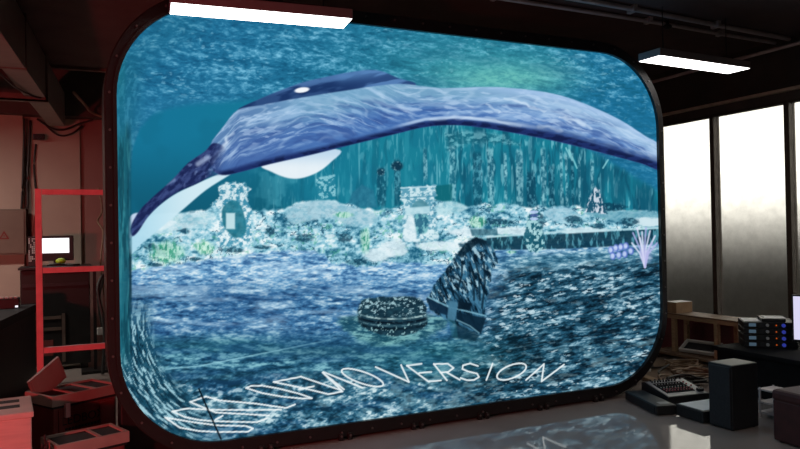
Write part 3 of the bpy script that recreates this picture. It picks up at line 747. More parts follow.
    # light shafts hanging under the lip
    for x0, y0, x1, y1 in ((569, 150, 577, 168), (608, 160, 603, 168), (566, 148, 572, 160)):
        put(.7 * sst(1.3, .3, dline(X, Y, [(x0, y0), (x1, y1)])), (150, 220, 226))
    # --- left inner strip
    lf = sst(133, 128, X + 0 * Y) * sst(112, 150, Y) * sst(385, 330, Y)
    put(.93 * lf, mixc((30, 106, 122), (20, 74, 92), sst(120, 132, X)))
    put(.6 * lf * sst(.52, .68, fbm(X / 2.2, Y / 30, 261, 3)), (60, 140, 152))
    put(.6 * lf * sst(.5, .66, fbm(X / 1.6, Y / 22, 263, 3)), (14, 58, 74))
    put(.6 * sst(128, 121, X) * sst(140, 70, Y) * sst(40, 70, Y), (30, 112, 132))
    put(.7 * sst(2, .4, np.abs(X - 130.5)) * sst(240, 262, Y) * sst(320, 290, Y), (12, 42, 54))
    # --- lettering lying on the sea floor
    white = (238, 246, 248)
    strokes = [
        [(172.3, 411.5), (185, 417), (198, 419.8), (211, 421), (235, 421.8), (257, 422.2), (267, 418.4)],
        [(165, 417.5), (180, 427.6), (199, 431), (218, 432), (248, 431.7), (253, 428.4), (246, 426), (218, 425.4), (192, 422), (165, 417.5)],
        [(172.3, 411.5), (187, 408.5), (213, 409.8), (247, 410), (281, 409.6)],
        [(206, 396.5), (220, 400.5), (255, 403.5), (286, 408), (295, 404.4)],
        [(206, 396.5), (190, 402), (216, 412.5), (269, 415.4)],
        [(215.5, 419.6), (222.6, 415.8)],
        # D
        [(246, 388), (251, 386), (262, 385.6), (278, 388.4), (299, 393.6), (312, 398.2), (303, 398.6), (282, 396.6), (262, 393), (246, 388)],
        # E
        [(273.5, 382), (301, 376.7)], [(273.5, 382), (303, 388), (328.6, 394.2), (342.6, 391.4)], [(299, 389.4), (314, 386.2)],
        # M
        [(301, 376.7), (341.6, 390.4)], [(341.6, 390.4), (322.5, 372.4), (344, 389.4)], [(323.5, 372), (362.5, 387.8)],
        # V
        [(375.6, 367), (409, 382), (401, 365)],
        # E
        [(406.8, 365.6), (428.2, 381.4), (441, 380.4)], [(406.8, 365.6), (421.6, 363.8)], [(419, 373), (431.4, 372)],
        # R
        [(433.8, 364), (447, 380.4)], [(433.8, 364), (448, 363.8), (453.6, 368), (448, 372), (440.4, 372.4)], [(446, 372), (459.8, 379.8)],
        # S
        [(478, 366), (470, 363.4), (463, 365.4), (462.4, 369), (468, 371.4), (477, 373.6), (479, 377), (474, 380), (467, 380.2), (460.6, 378)],
        # I
        [(492.6, 363.6), (486.4, 380)],
        # N
        [(526, 380), (544, 364), (541.6, 381.4), (564, 364.6)],
    ]
    for s in strokes:
        put(.95 * sst(1.15, .45, dline(X, Y, s)), white)
    def oval(cx, cy, rx, ry, tilt):
        a = np.linspace(0, 2 * PI, 30); t = math.radians(tilt)
        return [(cx + rx * math.cos(v) * math.cos(t) - ry * math.sin(v) * math.sin(t), cy + rx * math.cos(v) * math.sin(t) + ry * math.sin(v) * math.cos(t)) for v in a]
    put(.95 * sst(1.15, .45, dline(X, Y, oval(362.5, 377.6, 22, 5.8, 19))), white)
    put(.95 * sst(1.15, .45, dline(X, Y, oval(511.6, 371.6, 15.6, 6.4, -22))), white)
    put(.95 * sst(1.35, .5, dline(X, Y, [(199, 389), (208, 410), (221, 439)])), (8, 18, 28))
    return np.clip(img, 0, 255)

NX, NZ = 860, 540
xs = np.linspace(0, W, NX + 1); zs = np.linspace(Z0, Z0 + H, NZ + 1)
gx, gz = np.meshgrid(xs, zs)                       # rows = z
dx, dy, dz = gx - CAM[0], 0.0 - CAM[1], gz - CAM[2]
dep = dx * _F[0] + dy * _F[1] + dz * _F[2]
px = 400 + FPX * (dx * _R[0] + dy * _R[1] + dz * _R[2]) / dep
py = 224.5 - FPX * (dx * _U[0] + dy * _U[1] + dz * _U[2]) / dep
pic = paint(px, py) / 255.0
pl = np.where(pic <= 0.04045, pic / 12.92, ((pic + 0.055) / 1.055) ** 2.4)
qx = np.abs(gx - W / 2) - (W / 2 - RAD); qz = np.abs(gz - Z0 - H / 2) - (H / 2 - RAD)
rd = np.hypot(np.maximum(qx, 0), np.maximum(qz, 0)) - RAD
keep_v = rd < 0.012
idx = np.arange((NX + 1) * (NZ + 1)).reshape(NZ + 1, NX + 1)
kf = keep_v[:-1, :-1] & keep_v[:-1, 1:] & keep_v[1:, 1:] & keep_v[1:, :-1]
quads = np.stack([idx[:-1, :-1], idx[:-1, 1:], idx[1:, 1:], idx[1:, :-1]], -1)[kf]
used = np.unique(quads)
remap = np.full(idx.size, -1); remap[used] = np.arange(len(used))
quads = remap[quads]
me = bpy.data.meshes.new('display')
me.vertices.add(len(used)); me.loops.add(quads.size); me.polygons.add(len(quads))
co = np.zeros((len(used), 3), np.float32); co[:, 0] = gx.ravel()[used]; co[:, 2] = gz.ravel()[used]
me.vertices.foreach_set('co', co.ravel())
me.loops.foreach_set('vertex_index', quads.ravel().astype(np.int32))
me.polygons.foreach_set('loop_start', (np.arange(len(quads)) * 4).astype(np.int32))
me.update(calc_edges=True)
at = me.color_attributes.new('picture', 'FLOAT_COLOR', 'POINT')
cols = np.ones((len(used), 4), np.float32); cols[:, :3] = pl.reshape(-1, 3)[used]
at.data.foreach_set('color', cols.ravel())
pm = bpy.data.materials.new('screen_picture'); pm.use_nodes = True
nt = pm.node_tree; nt.nodes.clear()
no = nt.nodes.new('ShaderNodeOutputMaterial'); ne = nt.nodes.new('ShaderNodeEmission'); na = nt.nodes.new('ShaderNodeVertexColor')
na.layer_name = 'picture'
nt.links.new(na.outputs['Color'], ne.inputs['Color']); ne.inputs['Strength'].default_value = 1.0
nt.links.new(ne.outputs[0], no.inputs[0])
me.materials.append(pm)
disp = bpy.data.objects.new('display', me); C.objects.link(disp); disp.parent = wall_t
disp['label'] = 'glowing underwater picture with the words DEMO VERSION'

# ------------------------------------------------------------------ ceiling lamps
def lamp(label, corners_c, rz):
    t = thing('ceiling_light', label, 'ceiling light', corners_c, rz, 'slim hanging ceiling lamps')
    L, Wd = .595, .122
    b = MB(); b.box(-L, -Wd, .004, L, Wd, .07, bev=.004); b.build('housing', M['lamp_body'], t)
    MB().box(-L + .006, -Wd + .006, 0, L - .006, Wd - .006, .006).build('diffuser', M['diffuser'], t)
    for s in (-.42, .42):
        b = MB(); b.cyl((s, 0, .068), (s, 0, ZC - corners_c[2]), .004, 8); b.cyl((s, 0, .068), (s, 0, .085), .014, 10); b.build('hanger_rod', M['frame'], t)
    return t
lamp('slim lit ceiling lamp hanging over the upper left part of the screen', (0.905, -.30, 3.0), math.radians(-5.5))
lamp('slim lit ceiling lamp hanging near the top right corner of the screen', (4.88, -.345, 3.0), math.radians(2.8))

# conduits on the ceiling
def pipe(name, pts, r, clips, label, cat, group=None):
    t = thing(name, label, cat, (0, 0, 0), 0, group)
    MB().tube(pts, r, 10).build('tube', M['conduit'], t)
    for q in clips:
        b = MB(); b.box(*q); b.build('clip', M['conduit'], t)
pipe('ceiling_conduit', [(1.5, -.33, 3.45), (3.8, -.30, 3.45), (5.5, -.20, 3.45), (6.45, -.14, 3.45)], .022,
     [(2.58, -.36, 3.42, 2.62, -.27, 3.49), (4.18, -.32, 3.42, 4.22, -.23, 3.49), (5.28, -.26, 3.42, 5.32, -.17, 3.49)],
     'upper one of two steel conduits crossing the dark ceiling', 'conduit', 'ceiling conduits')
pipe('ceiling_conduit', [(1.5, -.10, 3.45), (3.0, -.08, 3.45), (4.57, -.06, 3.45), (5.56, -.01, 3.45), (6.45, .02, 3.45)], .018,
     [(2.88, -.12, 3.43, 2.92, -.04, 3.49), (4.58, -.10, 3.43, 4.62, -.02, 3.49), (5.58, -.05, 3.43, 5.62, .03, 3.49)],
     'lower one of two steel conduits crossing the dark ceiling', 'conduit', 'ceiling conduits')
pipe('wall_conduit', [(6.4, 3.0, 3.37), (6.4, 1.7, 3.37), (6.4, 0, 3.37), (6.4, -2, 3.37)], .02,
     [(6.38, 2.38, 3.345, 6.5, 2.42, 3.395), (6.38, .88, 3.345, 6.5, .92, 3.395), (6.38, -.52, 3.345, 6.5, -.48, 3.395)],
     'thin metal pipe running high along the window wall', 'pipe')
b = MB(); b.sphere((4.83, -.07, 3.42), .035, (1.3, 1, .7)); b.cyl((4.83, -.07, 3.42), (4.83, -.07, ZC), .015)
tag(b.build('ceiling_sensor', M['frame'], smooth=True), 'small dark ceiling sensor beside the conduits', 'sensor')

# ------------------------------------------------------------------ duct, angle and cables, upper left
def duct_x(y): return -.775 + .091 * y
b = MB()
xs0, xs1 = duct_x(-.6), duct_x(5.3)
pts = [(xs0 - .19, -.6, 3.0), (xs0, -.6, 3.0), (xs0, -.6, 3.44), (xs0 - .19, -.6, 3.44)]
b.prism(pts, (xs1 - xs0, 5.85, 0))
t = thing('ceiling_duct', 'long grey box duct running along the ceiling towards the back wall', 'duct', (0, 0, 0))
b.build('duct_body', M['duct'], t)
for y in (-.2, 1.9):
    b = MB(); b.box(duct_x(y) - .2, y - .02, 2.992, duct_x(y) + .01, y + .02, ZC); b.build('hanger_strap', M['duct_dark'], t)
b = MB(); b.box(-2.6, 3.22, 2.955, -.455, 3.29, 2.975); b.box(-2.6, 3.22, 2.955, -.455, 3.235, 3.03); b.box(-.475, 3.22, 2.96, -.455, 3.29, ZC)
b.box(-2.6, 3.22, 2.96, -2.58, 3.29, ZC)
b.build('support_angle', M['duct_dark'], t)['label'] = 'red tinted steel angle crossing under the duct'
b = MB(); b.tube([(-1.4, 1.0, 2.975), (-.90, 1.7, 2.975), (-.72, 2.6, 2.975), (-.6, 3.1, 2.99), (-.52, 3.2, 2.99)], .010)
tag(b.build('hanging_cable', M['cable']), 'black cable strung under the bottom edge of the grey duct', 'cable')
cab = [([(-.70, 5.40, 3.08), (-.72, 5.40, 2.7), (-.745, 5.40, 2.3), (-.74, 5.40, 2.1), (-.745, 5.40, 1.93)], .016, 'thick black cable hanging along the beige wall joint above the cabinet'),
       ([(-.765, 5.40, 3.1), (-.785, 5.40, 2.6), (-.80, 5.40, 2.2), (-.815, 5.40, 1.93)], .013, 'thin black cable hanging just left of the thick one on the back wall'),
       ([(-.64, 5.43, 2.78), (-.665, 5.43, 2.5), (-.65, 5.43, 2.2), (-.62, 5.43, 1.9), (-.60, 5.43, 1.5)], .011, 'slack black cable hanging on the beige board beside the red post')]
for pts, r, lab in cab:
    tag(MB().tube(pts, r).build('hanging_cable', M['cable'], smooth=True), lab, 'cable', 'cables on the back wall')
for k, (pts, lab) in enumerate((([(-.62, 5.36, 3.10), (-.45, 5.33, 2.98), (-.3, 5.33, 2.97), (-.12, 5.36, 3.06), (.05, 5.34, 3.12)], 'sagging black cable under the far end of the duct'),
                                ([(-.55, 5.38, 3.06), (-.38, 5.36, 2.90), (-.22, 5.36, 2.92), (-.08, 5.38, 3.04)], 'lower sagging black cable loop under the far end of the duct'),
                                ([(-.20, 4.0, 3.22), (-.06, 4.7, 3.2), (.02, 5.1, 3.18), (.16, 5.2, 3.14)], 'brown cable dangling from the dark bay beside the duct'))):
    tag(MB().tube(pts, .012 if k < 2 else .016).build('hanging_cable', M['cable'] if k < 2 else M['cable_brown'], smooth=True), lab, 'cable', 'sagging cables by the duct')
t = thing('wall_camera', 'small dark camera on the beige wall under the duct end', 'camera', (-.60, 5.40, 2.86))
b = MB(); b.box(-.07, -.10, -.035, .07, .0, .035, bev=.01); b.build('camera_body', M['black'], t)
b = MB(); b.cyl((.0, -.14, 0), (0, -.1, 0), .028); b.build('lens_tube', M['black'], t)
b = MB(); b.box(-.02, 0, -.02, .02, .05, .02); b.build('mounting_arm', M['black'], t)

# ------------------------------------------------------------------ left background
t = thing('electrical_cabinet', 'brown grey electrical wall cabinet with a red warning triangle', 'cabinet', (-1.2, 5.27, 1.34))
b = MB(); b.box(-.62, 0, 0, .44, .15, .58, bev=.006); b.build('cabinet_body', M['elec'], t)
b = MB(); b.box(-.60, -.012, .02, .42, 0, .555, bev=.004); d_ = b.build('door', M['elec'], t)
b = MB(); b.prism([(.135, -.016, .20), (.255, -.016, .20), (.195, -.016, .305)], (0, .004, 0)); s_ = b.build('warning_triangle', M['sign_red'], t); s_['label'] = 'dark red warning triangle'
b = MB(); b.prism([(.163, -.0185, .216), (.227, -.0185, .216), (.195, -.0185, .272)], (0, .003, 0)); b.build('triangle_field', M['elec'], s_)
b = MB(); b.prism([(.197, -.0205, .258), (.186, -.0205, .240), (.195, -.0205, .240), (.190, -.0205, .222), (.205, -.0205, .246), (.196, -.0205, .246)], (0, .002, 0)); b.build('flash_mark', M['sign_red'], s_)
for q in ((-.09, -.016, .20, -.02, -.012, .215), (-.09, -.016, .235, -.03, -.012, .25)):
    b = MB(); b.box(*q); b.build('sign_line', M['sign_white'], t)
b = MB(); b.cyl((-.5, -.03, .30), (-.5, -.012, .30), .018); b.build('lock', M['bolt'], t)

# dark equipment rack with the small monitor on top
t = thing('equipment_rack', 'black equipment rack under the small white monitor', 'rack', (-.42, 4.55, 0))
b = MB(); b.box(-.36, -.35, .06, .37, .30, 1.18, bev=.01); b.build('rack_body', M['cab'], t)
b = MB(); b.box(-.38, -.38, 1.18, .40, .32, 1.205, bev=.004); b.build('rack_top', M['black'], t)
for k, z in enumerate((.98, .60, .47)):
    b = MB(); b.box(-.34, -.362, z, .06 if k else .35, -.35, z + .035); b.build('rack_rail', M['duct_dark'] if k else M['black'], t)
b = MB(); b.box(.065, -.368, .1, .10, -.35, .66); b.build('rack_post', M['duct_dark'], t)
b = MB(); b.box(-.28, -.36, .18, -.03, -.35, .36); b.build('front_panel', M['case_body'], t)
for s in (-.3, .3):
    b = MB(); b.box(s - .04, -.3, 0, s + .04, .25, .06); b.build('foot', M['black'], t)
t = thing('small_monitor', 'small monitor with white screen on the equipment rack', 'monitor', (-.40, 4.62, 1.205), math.radians(0))
b = MB(); b.box(-.18, 0, .06, .185, .035, .365, bev=.006); b.build('bezel', M['black'], t)
b = MB(); b.box(-.165, -.004, .155, .135, .001, .335); b.build('screen', M['screen_white'], t)
b = MB(); b.box(-.04, .01, .0, .04, .05, .1); b.build('neck', M['black'], t)
b = MB(); b.box(-.11, -.06, 0, .11, .09, .012, bev=.003); b.build('base', M['black'], t)
b = MB(); b.sphere((-.36, 4.52, 1.262), .052, (1.1, .9, .72))
tag(b.build('lime_ball', M['lime'], smooth=True), 'lime green round thing in front of the small monitor', 'ball')
bpy.context.view_layer.update()
b = MB(); b.box(-.47, 4.47, 1.205, -.25, 4.57, 1.2285, bev=.004)
tag(b.build('black_tray', M['black']), 'flat black tray holding the lime green ball', 'tray')
t = thing('patch_panel', 'pale speckled connector panel left of the small monitor', 'panel', (-.665, 4.6, 1.205))
b = MB(); b.box(-.045, 0, 0, .05, .12, .36, bev=.004); b.build('panel_body', M['black'], t)
rnd = random.Random(4)
b = MB()
for i in range(5):
    for j in range(12):
        if rnd.random() < .62:
            b.box(-.042 + i * .018, -.004, .06 + j * .024, -.029 + i * .018, .001, .075 + j * .024)
b.build('socket_field', M['white_plastic'], t)
b = MB()
b.tube([(-.50, 4.36, 1.222), (-.40, 4.30, 1.235), (-.30, 4.34, 1.222), (-.22, 4.30, 1.22), (-.16, 4.4, 1.218)], .011)
tag(b.build('desk_cable', M['cable'], smooth=True), 'black cable curled on top of the equipment rack', 'cable')

# cables and gear between rack and frame
for k, (pts, lab) in enumerate((([(.10, 5.2, 2.2), (.14, 5.2, 1.9), (.08, 5.1, 1.75), (.14, 5.0, 1.6), (.10, 4.9, 1.2), (.13, 4.6, .7), (.1, 4.4, .012)], 'looped thin cable hanging between the rack and the screen frame'),
                                ([(.05, 3.6, .012), (.08, 3.7, .5), (.02, 3.8, .95), (.10, 3.9, 1.1), (.04, 4.1, .8), (.12, 4.2, .3), (.2, 4.1, .012)], 'tangled black cable standing up beside the equipment rack'))):
    tag(MB().tube(pts, .012 if k == 0 else .02).build('loose_cable', M['cable_brown'] if k == 0 else M['cable'], smooth=True), lab, 'cable', 'loose cables by the rack')
t = thing('floor_stand', 'dark upright stand between the equipment rack and the screen frame', 'stand', (.04, 3.9, 0))
b = MB(); b.bar((-.05, 0, .03), (-.05, 0, 1.18), .035); b.build('post', M['cab'], t)
b = MB(); b.box(-.2, -.15, 0, .14, .15, .03); b.build('base', M['cab'], t)
b = MB(); b.box(-.03, -.05, .42, .09, .05, .5, bev=.005); b.build('clip_box', M['white_plastic'], t)

# pale red steel frame
t = thing('tube_rack', 'bright red square tube steel rack left of the screen', 'rack', (-.5, 1.3, 0))
b = MB(); b.bar((0, 0, 0), (0, 0, 1.93), .046); b.build('post', M['pale_red'], t)
b = MB(); b.bar((1.9, 0, 0), (1.9, 0, 1.93), .046); b.build('post', M['pale_red'], t)
for z in (1.905, 1.285, .655):
    b = MB(); b.bar((.026, 0, z), (1.874, 0, z), .043); b.build('rail', M['pale_red'], t)

# long black case on the far left
t = thing('road_case', 'long black road case at the left picture edge', 'case', (0, 0, 0))
ca = [(-.60, 3.4), (-.985, .75), (-1.9, .75), (-1.6, 3.4)]
b = MB(); b.prism([(x, y, .05) for x, y in ca], (0, 0, .72)); b.build('case_body', M['cab'], t)
b = MB(); b.prism([(x + (.008 if i < 2 else -.008), y, .77) for i, (x, y) in enumerate(ca)], (0, 0, .08)); b.build('lid', M['black_matte'], t)
for x, y in ((-.72, 3.2), (-1.02, 1.0), (-1.7, 1.0), (-1.5, 3.2)):
    b = MB(); b.cyl((x, y, 0), (x, y, .05), .035); b.build('foot', M['black'], t)
t = thing('audio_interface', 'small dark device with a white light on the black road case', 'device', (-.80, 3.1, .85))
b = MB(); b.box(-.11, -.1, .0, .07, .1, .10, bev=.006); b.build('device_body', M['black'], t)
b = MB(); b.box(.035, -.105, .012, .06, -.098, .03); b.build('indicator', M['led_white'], t)
for k in range(4):
    b = MB(); b.box(-.095 + k * .04, -.08, .10, -.07 + k * .04, .0, .115); b.build('button', M['white_plastic'], t)

# ------------------------------------------------------------------ red lit cases, lower left
def open_case(label, loc, rz, L, D, Hh, cells, lid, group='open toolboxes'):
    t = thing('toolbox', label, 'toolbox', loc, rz, group)
    b = MB(); b.box(.02, .02, 0, L - .02, D - .02, Hh - .085, bev=.012); body = b.build('box_body', M['case_body'], t)
    b = MB(); b.box(.05, .005, .03, .075, .03, Hh - .1); b.build('rib', M['case_body'], body)
    b = MB(); b.box(L - .16, .005, .03, L - .05, .022, Hh - .11); b.build('side_plate', M['case_body'], body)
    # tray with cells
    b = MB()
    z0, z1, wl = Hh - .07, Hh, .022
    b.box(0, 0, z0, L, wl, z1); b.box(0, D - wl, z0, L, D, z1); b.box(0, wl, z0, wl, D - wl, z1); b.box(L - wl, wl, z0, L, D - wl, z1)
    for c in cells: b.box(c * L - .011, wl, z0 + .01, c * L + .011, D - wl, z1 - .004)
    tr = b.build('tray', M['case_rim'], t)
    b = MB(); b.box(wl, wl, z0, L - wl, D - wl, z1 - .014); b.build('tray_floor', M['black_matte'], tr)
    b = MB(); b.box(.012, .012, Hh - .088, L - .012, D - .012, Hh - .07); b.build('seal_strip', M['black_matte'], t)
    b = MB(); b.box(.09, -.012, Hh - .16, .125, .02, Hh - .06, bev=.004); b.build('latch', M['pale_red'], t)
    if lid:
        A, T, B_ = Vector((-.007, .29, .525)), Vector((.214, .29, .67)), Vector((.273, .29, .51))
        b = MB(); b.prism([A, T, B_, A + B_ - T], (0, .028, 0)); lf = b.build('lid', M['case_lid'], t)
        cen = (A + B_) / 2
        b = MB(); b.prism([cen + (q - cen) * .86 + Vector((0, -.004, 0)) for q in (A, T, B_, A + B_ - T)], (0, .004, 0)); b.build('lid_lining', M['case_lid'], lf)
    return t
tb = open_case('red lit toolbox with a raised lid and dark lettering on its side', (-.405, .44, 0), math.radians(30), .52, .36, .45, (.34, .66), True)
# lettering on its side (face runs along local X)
cv = bpy.data.curves.new('lettering', 'FONT'); cv.body = 'LEDBOX'; cv.size = .085; cv.extrude = .001; cv.align_x = 'CENTER'
fo = bpy.data.objects.new('lettering_tmp', cv); C.objects.link(fo)
bpy.context.view_layer.update()
dg = bpy.context.evaluated_depsgraph_get()
lm = bpy.data.meshes.new_from_object(fo.evaluated_get(dg)); lm.name = 'lettering'
bpy.data.objects.remove(fo)
lm.materials.clear(); lm.materials.append(M['black_matte'])
lo = bpy.data.objects.new('lettering', lm); C.objects.link(lo); lo.parent = tb
lo.location = (.235, .0185, .235); lo.rotation_euler = (PI / 2, 0, 0)
b = MB()
for k in range(11): b.box(.10 + k * .024, .017, .195, .10 + k * .024 + .018, .020, .212)
b.build('small_print', M['black_matte'], tb)
open_case('red lit toolbox with open trays on the floor before the lettered one', (-.375, -.10, 0), math.radians(19), .455, .30, .255, (.62,), False)
# pale case at the picture edge
t = thing('storage_crate', 'pale salmon lit crate with a slotted top at the lower left corner', 'crate', (-.512, -.04, 0), math.radians(4))
b = MB(); b.box(-.62, .0, 0, 0, .5, .44, bev=.008); b.build('crate_body', M['white_foam'], t)
b = MB(); b.box(-.635, -.012, .44, .012, .51, .475, bev=.006); tp = b.build('crate_top', M['white_foam'], t)
for y in (.16, .33):
    b = MB(); b.box(-.58, y, .470, -.06, y + .085, .4765); b.build('slot', M['black_matte'], tp)
# black bundle between crate and toolbox
b = MB()
rnd = random.Random(11)
for k in range(11):
    x = -.468 + .006 * k; y = -.085 + .012 * (k % 4)
    z1 = .30 - .02 * abs(k - 6) + .04 * rnd.random()
    b.tube([(x, y, .008), (x + .012 * rnd.uniform(-1, 1), y + .01, z1 * .5), (x + .012 * rnd.uniform(-1, 1), y, z1)], .008, 6)
tag(b.build('cable_bundle', M['cable'], smooth=True), 'bristling black cable bundle between the pale crate and the toolboxes', 'cable')

# ------------------------------------------------------------------ right side equipment
t = thing('loudspeaker', 'tall black box loudspeaker standing on the floor at the right', 'speaker', (4.17, -1.24, 0))
b = MB(); b.box(0, 0, .008, .28, .215, .49, bev=.006); b.build('speaker_cabinet', M['black'], t)
b = MB(); b.box(-.012, .012, .025, 0, .203, .475, bev=.004); b.build('grille', M['speaker_front'], t)
b = MB(); b.box(.01, .01, .489, .27, .205, .4925); q = b.build('top_panel', M['duct'], t)
for x, y in ((.03, .03), (.25, .03), (.03, .185), (.25, .185)):
    b = MB(); b.cyl((x, y, 0), (x, y, .01), .014); b.build('foot', M['black'], t)

t = thing('leather_stool', 'dark red padded box stool at the lower right edge', 'stool', (4.225, -1.53, 0), math.radians(-4))
b = MB(); b.box(0, -.42, .01, .40, 0, .30, bev=.012); b.build('stool_body', M['ottoman'], t)
b = MB(); b.box(-.008, -.428, .29, .408, .008, .372, bev=.026); b.build('seat_pad', M['ottoman'], t)
b = MB(); b.tube([(.10, -.16, .368), (.12, -.18, .385), (.2, -.2, .388), (.28, -.22, .385), (.30, -.24, .368)], .008); b.build('handle', M['bolt'], t)
for x, y in ((.04, -.04), (.36, -.04), (.04, -.38), (.36, -.38)):
    b = MB(); b.cyl((x, y, 0), (x, y, .014), .02); b.build('foot', M['black'], t)

t = thing('wireless_receiver', 'long low black rack unit lying nearest the screen corner', 'device', (4.02, -.635, 0), math.radians(-17))
b = MB(); b.box(.0, .0, .006, .175, .56, .082, bev=.008); b.build('unit_body', M['black'], t)
b = MB(); b.box(-.004, .03, .016, .002, .53, .072); b.build('front_panel', M['black_matte'], t)
b = MB(); b.box(.06, .05, .081, .15, .12, .0835); b.build('label_plate', M['grey_panel'], t)
for q in ((.02, .02, 0, .05, .05, .008), (.02, .5, 0, .05, .53, .008), (.13, .02, 0, .16, .05, .008), (.13, .5, 0, .16, .53, .008)):
    b = MB(); b.box(*q); b.build('foot', M['black'], t)

# mixing desk, sloping top
t = thing('mixing_console', 'grey topped audio mixing console with rows of small knobs', 'mixer', (4.335, -.46, 0), math.radians(-8))
b = MB()
b.prism([(0, 0, .005), (.42, 0, .005), (.42, 0, .075), (0, 0, .075)], (0, .001, 0))
b = MB()
sec = [(0, 0, .005), (0, .37, .005), (0, .37, .135), (0, .33, .145), (0, 0, .078)]
b.prism(sec, (.42, 0, 0)); b.build('console_body', M['black'], t)
sl = math.atan2(.067, .33)
pmx = Matrix.Translation((0, 0, .078)) @ Matrix.Rotation(sl, 4, 'X')
b = MB(); b.box(.008, .008, .0, .412, .332, .005, mtx=pmx); pan = b.build('panel', M['grey_panel'], t)
b = MB(); b.box(.04, .07, .004, .33, .27, .009, mtx=pmx); b.build('dark_field', M['desk'], pan)
def knobs(name, m, pts, r, h):
    b = MB(); p0 = Vector((0, 0, 0)); b.cyl(p0, (0, 0, h), r, 8, r * .8)
    first = b.build(name, m, t)
    for i, (x, y) in enumerate(pts):
        o = first if i == 0 else first.copy()
        if i: C.objects.link(o); o.parent = t
        o.location = pmx @ Vector((x, y, .005)); o.rotation_euler = (sl, 0, 0)
knobs('knob', M['knob_red'], [(.055 + .03 * i, .10) for i in range(10)] + [(.055 + .03 * i, .135) for i in range(10)] + [(.35, .25), (.35, .21), (.37, .17)], .008, .012)
knobs('knob', M['mix_dark'], [(.055 + .03 * i, .30) for i in range(9)], .009, .018)
knobs('knob', M['knob_white'], [(.055 + .03 * i, .175) for i in range(9)] + [(.055 + .03 * i, .24) for i in range(9)], .004, .009)
for i in range(3):
    b = MB(); b.box(.345 + .02 * i, .04, .005, .357 + .02 * i, .075, .03, mtx=pmx); b.build('fader_cap', M['mix_dark'], t)
for i in range(8):
    b = MB(); p0 = pmx @ Vector((.06 + .045 * i, .325, .004)); b.cyl(p0, p0 + Vector((0, .004, .018)), .008, 8); b.build('plug', M['cable'], t)

t = thing('amplifier_box', 'black box with a white sheet on top beside the loudspeaker', 'device', (4.15, -.985, 0), math.radians(-3))
b = MB(); b.box(.0, 0, .006, .42, .285, .098, bev=.005); b.build('unit_body', M['black'], t)
b = MB(); b.box(-.004, .02, .02, .001, .265, .085); b.build('front_panel', M['black_matte'], t)
for q in ((.02, .02, 0, .06, .06, .008), (.36, .02, 0, .4, .06, .008), (.02, .23, 0, .06, .27, .008), (.36, .23, 0, .4, .27, .008)):
    b = MB(); b.box(*q); b.build('foot', M['black'], t)
mtp = Matrix.Translation((4.15, -.985, 0)) @ Matrix.Rotation(math.radians(-3), 4, 'Z')
b = MB(); b.prism([mtp @ Vector(p) for p in ((.02, .02, .0985), (.41, .015, .0985), (.405, .275, .0985), (.015, .27, .0985))], (0, 0, .0025))
tag(b.build('paper_sheet', M['paper']), 'white paper sheet lying on the low black box beside the mixing console', 'paper', 'white paper sheets')

# desk with amplifiers and the lilac monitor
t = thing('equipment_desk', 'black low desk carrying the stacked amplifiers and the right monitor', 'desk', (5.25, -.12, 0), math.radians(-3))
b = MB(); b.box(0, -2.2, .36, .98, 0, .40, bev=.006); b.build('desk_top', M['desk'], t)
b = MB(); b.box(.03, -2.16, 0, .06, -.04, .36); b.build('front_panel', M['desk'], t)
for y in (-.08, -2.16):
    b = MB(); b.box(.06, y, 0, .94, y + .04, .36); b.build('side_panel', M['desk'], t)
axd = math.radians(-43)
amp_t = None
names = ['topmost', 'second from the top', 'second from the bottom', 'bottom']
ampl = ['topmost black rack amplifier of the stack on the desk', 'black rack amplifier second from the top of the stack', 'black rack amplifier third from the top of the stack', 'bottom black rack amplifier standing directly on the desk']
for k in range(4):
    z = .40 + (3 - k) * .060
    if amp_t is None:
        a = thing('rack_amplifier', ampl[0], 'amplifier', (5.40, -.36, z), axd, 'rack amplifiers on the desk')
        b = MB(); b.box(0, 0, .003, .45, .34, .059, bev=.003); b.build('amplifier_body', M['black'], a)
        b = MB(); b.box(.045, -.003, .018, .105, .001, .048); b.build('display', M['lcd'], a)
        b = MB(); b.cyl((.20, -.014, .033), (.20, .001, .033), .014, 12); b.build('knob', M['knob_white'], a)
        b = MB(); b.cyl((.275, -.003, .032), (.275, .001, .032), .006, 10); b.build('indicator', M['led_orange'], a)
        b = MB(); b.cyl((.335, -.012, .032), (.335, .001, .032), .017, 12); b.build('power_button', M['led_blue'], a)
        for q in ((.14, -.002, .012, .17, .001, .054), (.38, -.002, .012, .43, .001, .054)):
            b = MB(); b.box(*q); b.build('vent', M['mix_dark'], a)
        amp_t = a
    else:
        dup(amp_t, (5.40, -.36, z), axd, ampl[k])
ma = Matrix.Translation((5.40, -.36, .40 + 4 * .060)) @ Matrix.Rotation(axd, 4, 'Z')
b = MB(); b.box(.16, .02, .0, .36, .26, .03, mtx=ma, bev=.004)
tag(b.build('router_box', M['black']), 'small black box lying on the amplifier stack', 'device')
b = MB(); b.box(.19, .04, .03, .37, .25, .033, mtx=ma)
tag(b.build('paper_sheet', M['paper']), 'white paper on the small black box above the amplifiers', 'paper', 'white paper sheets')
b = MB(); b.box(.01, .03, .0, .15, .28, .004, mtx=ma)
tag(b.build('paper_sheet', M['paper']), 'white paper lying directly on the left end of the amplifier stack', 'paper', 'white paper sheets')

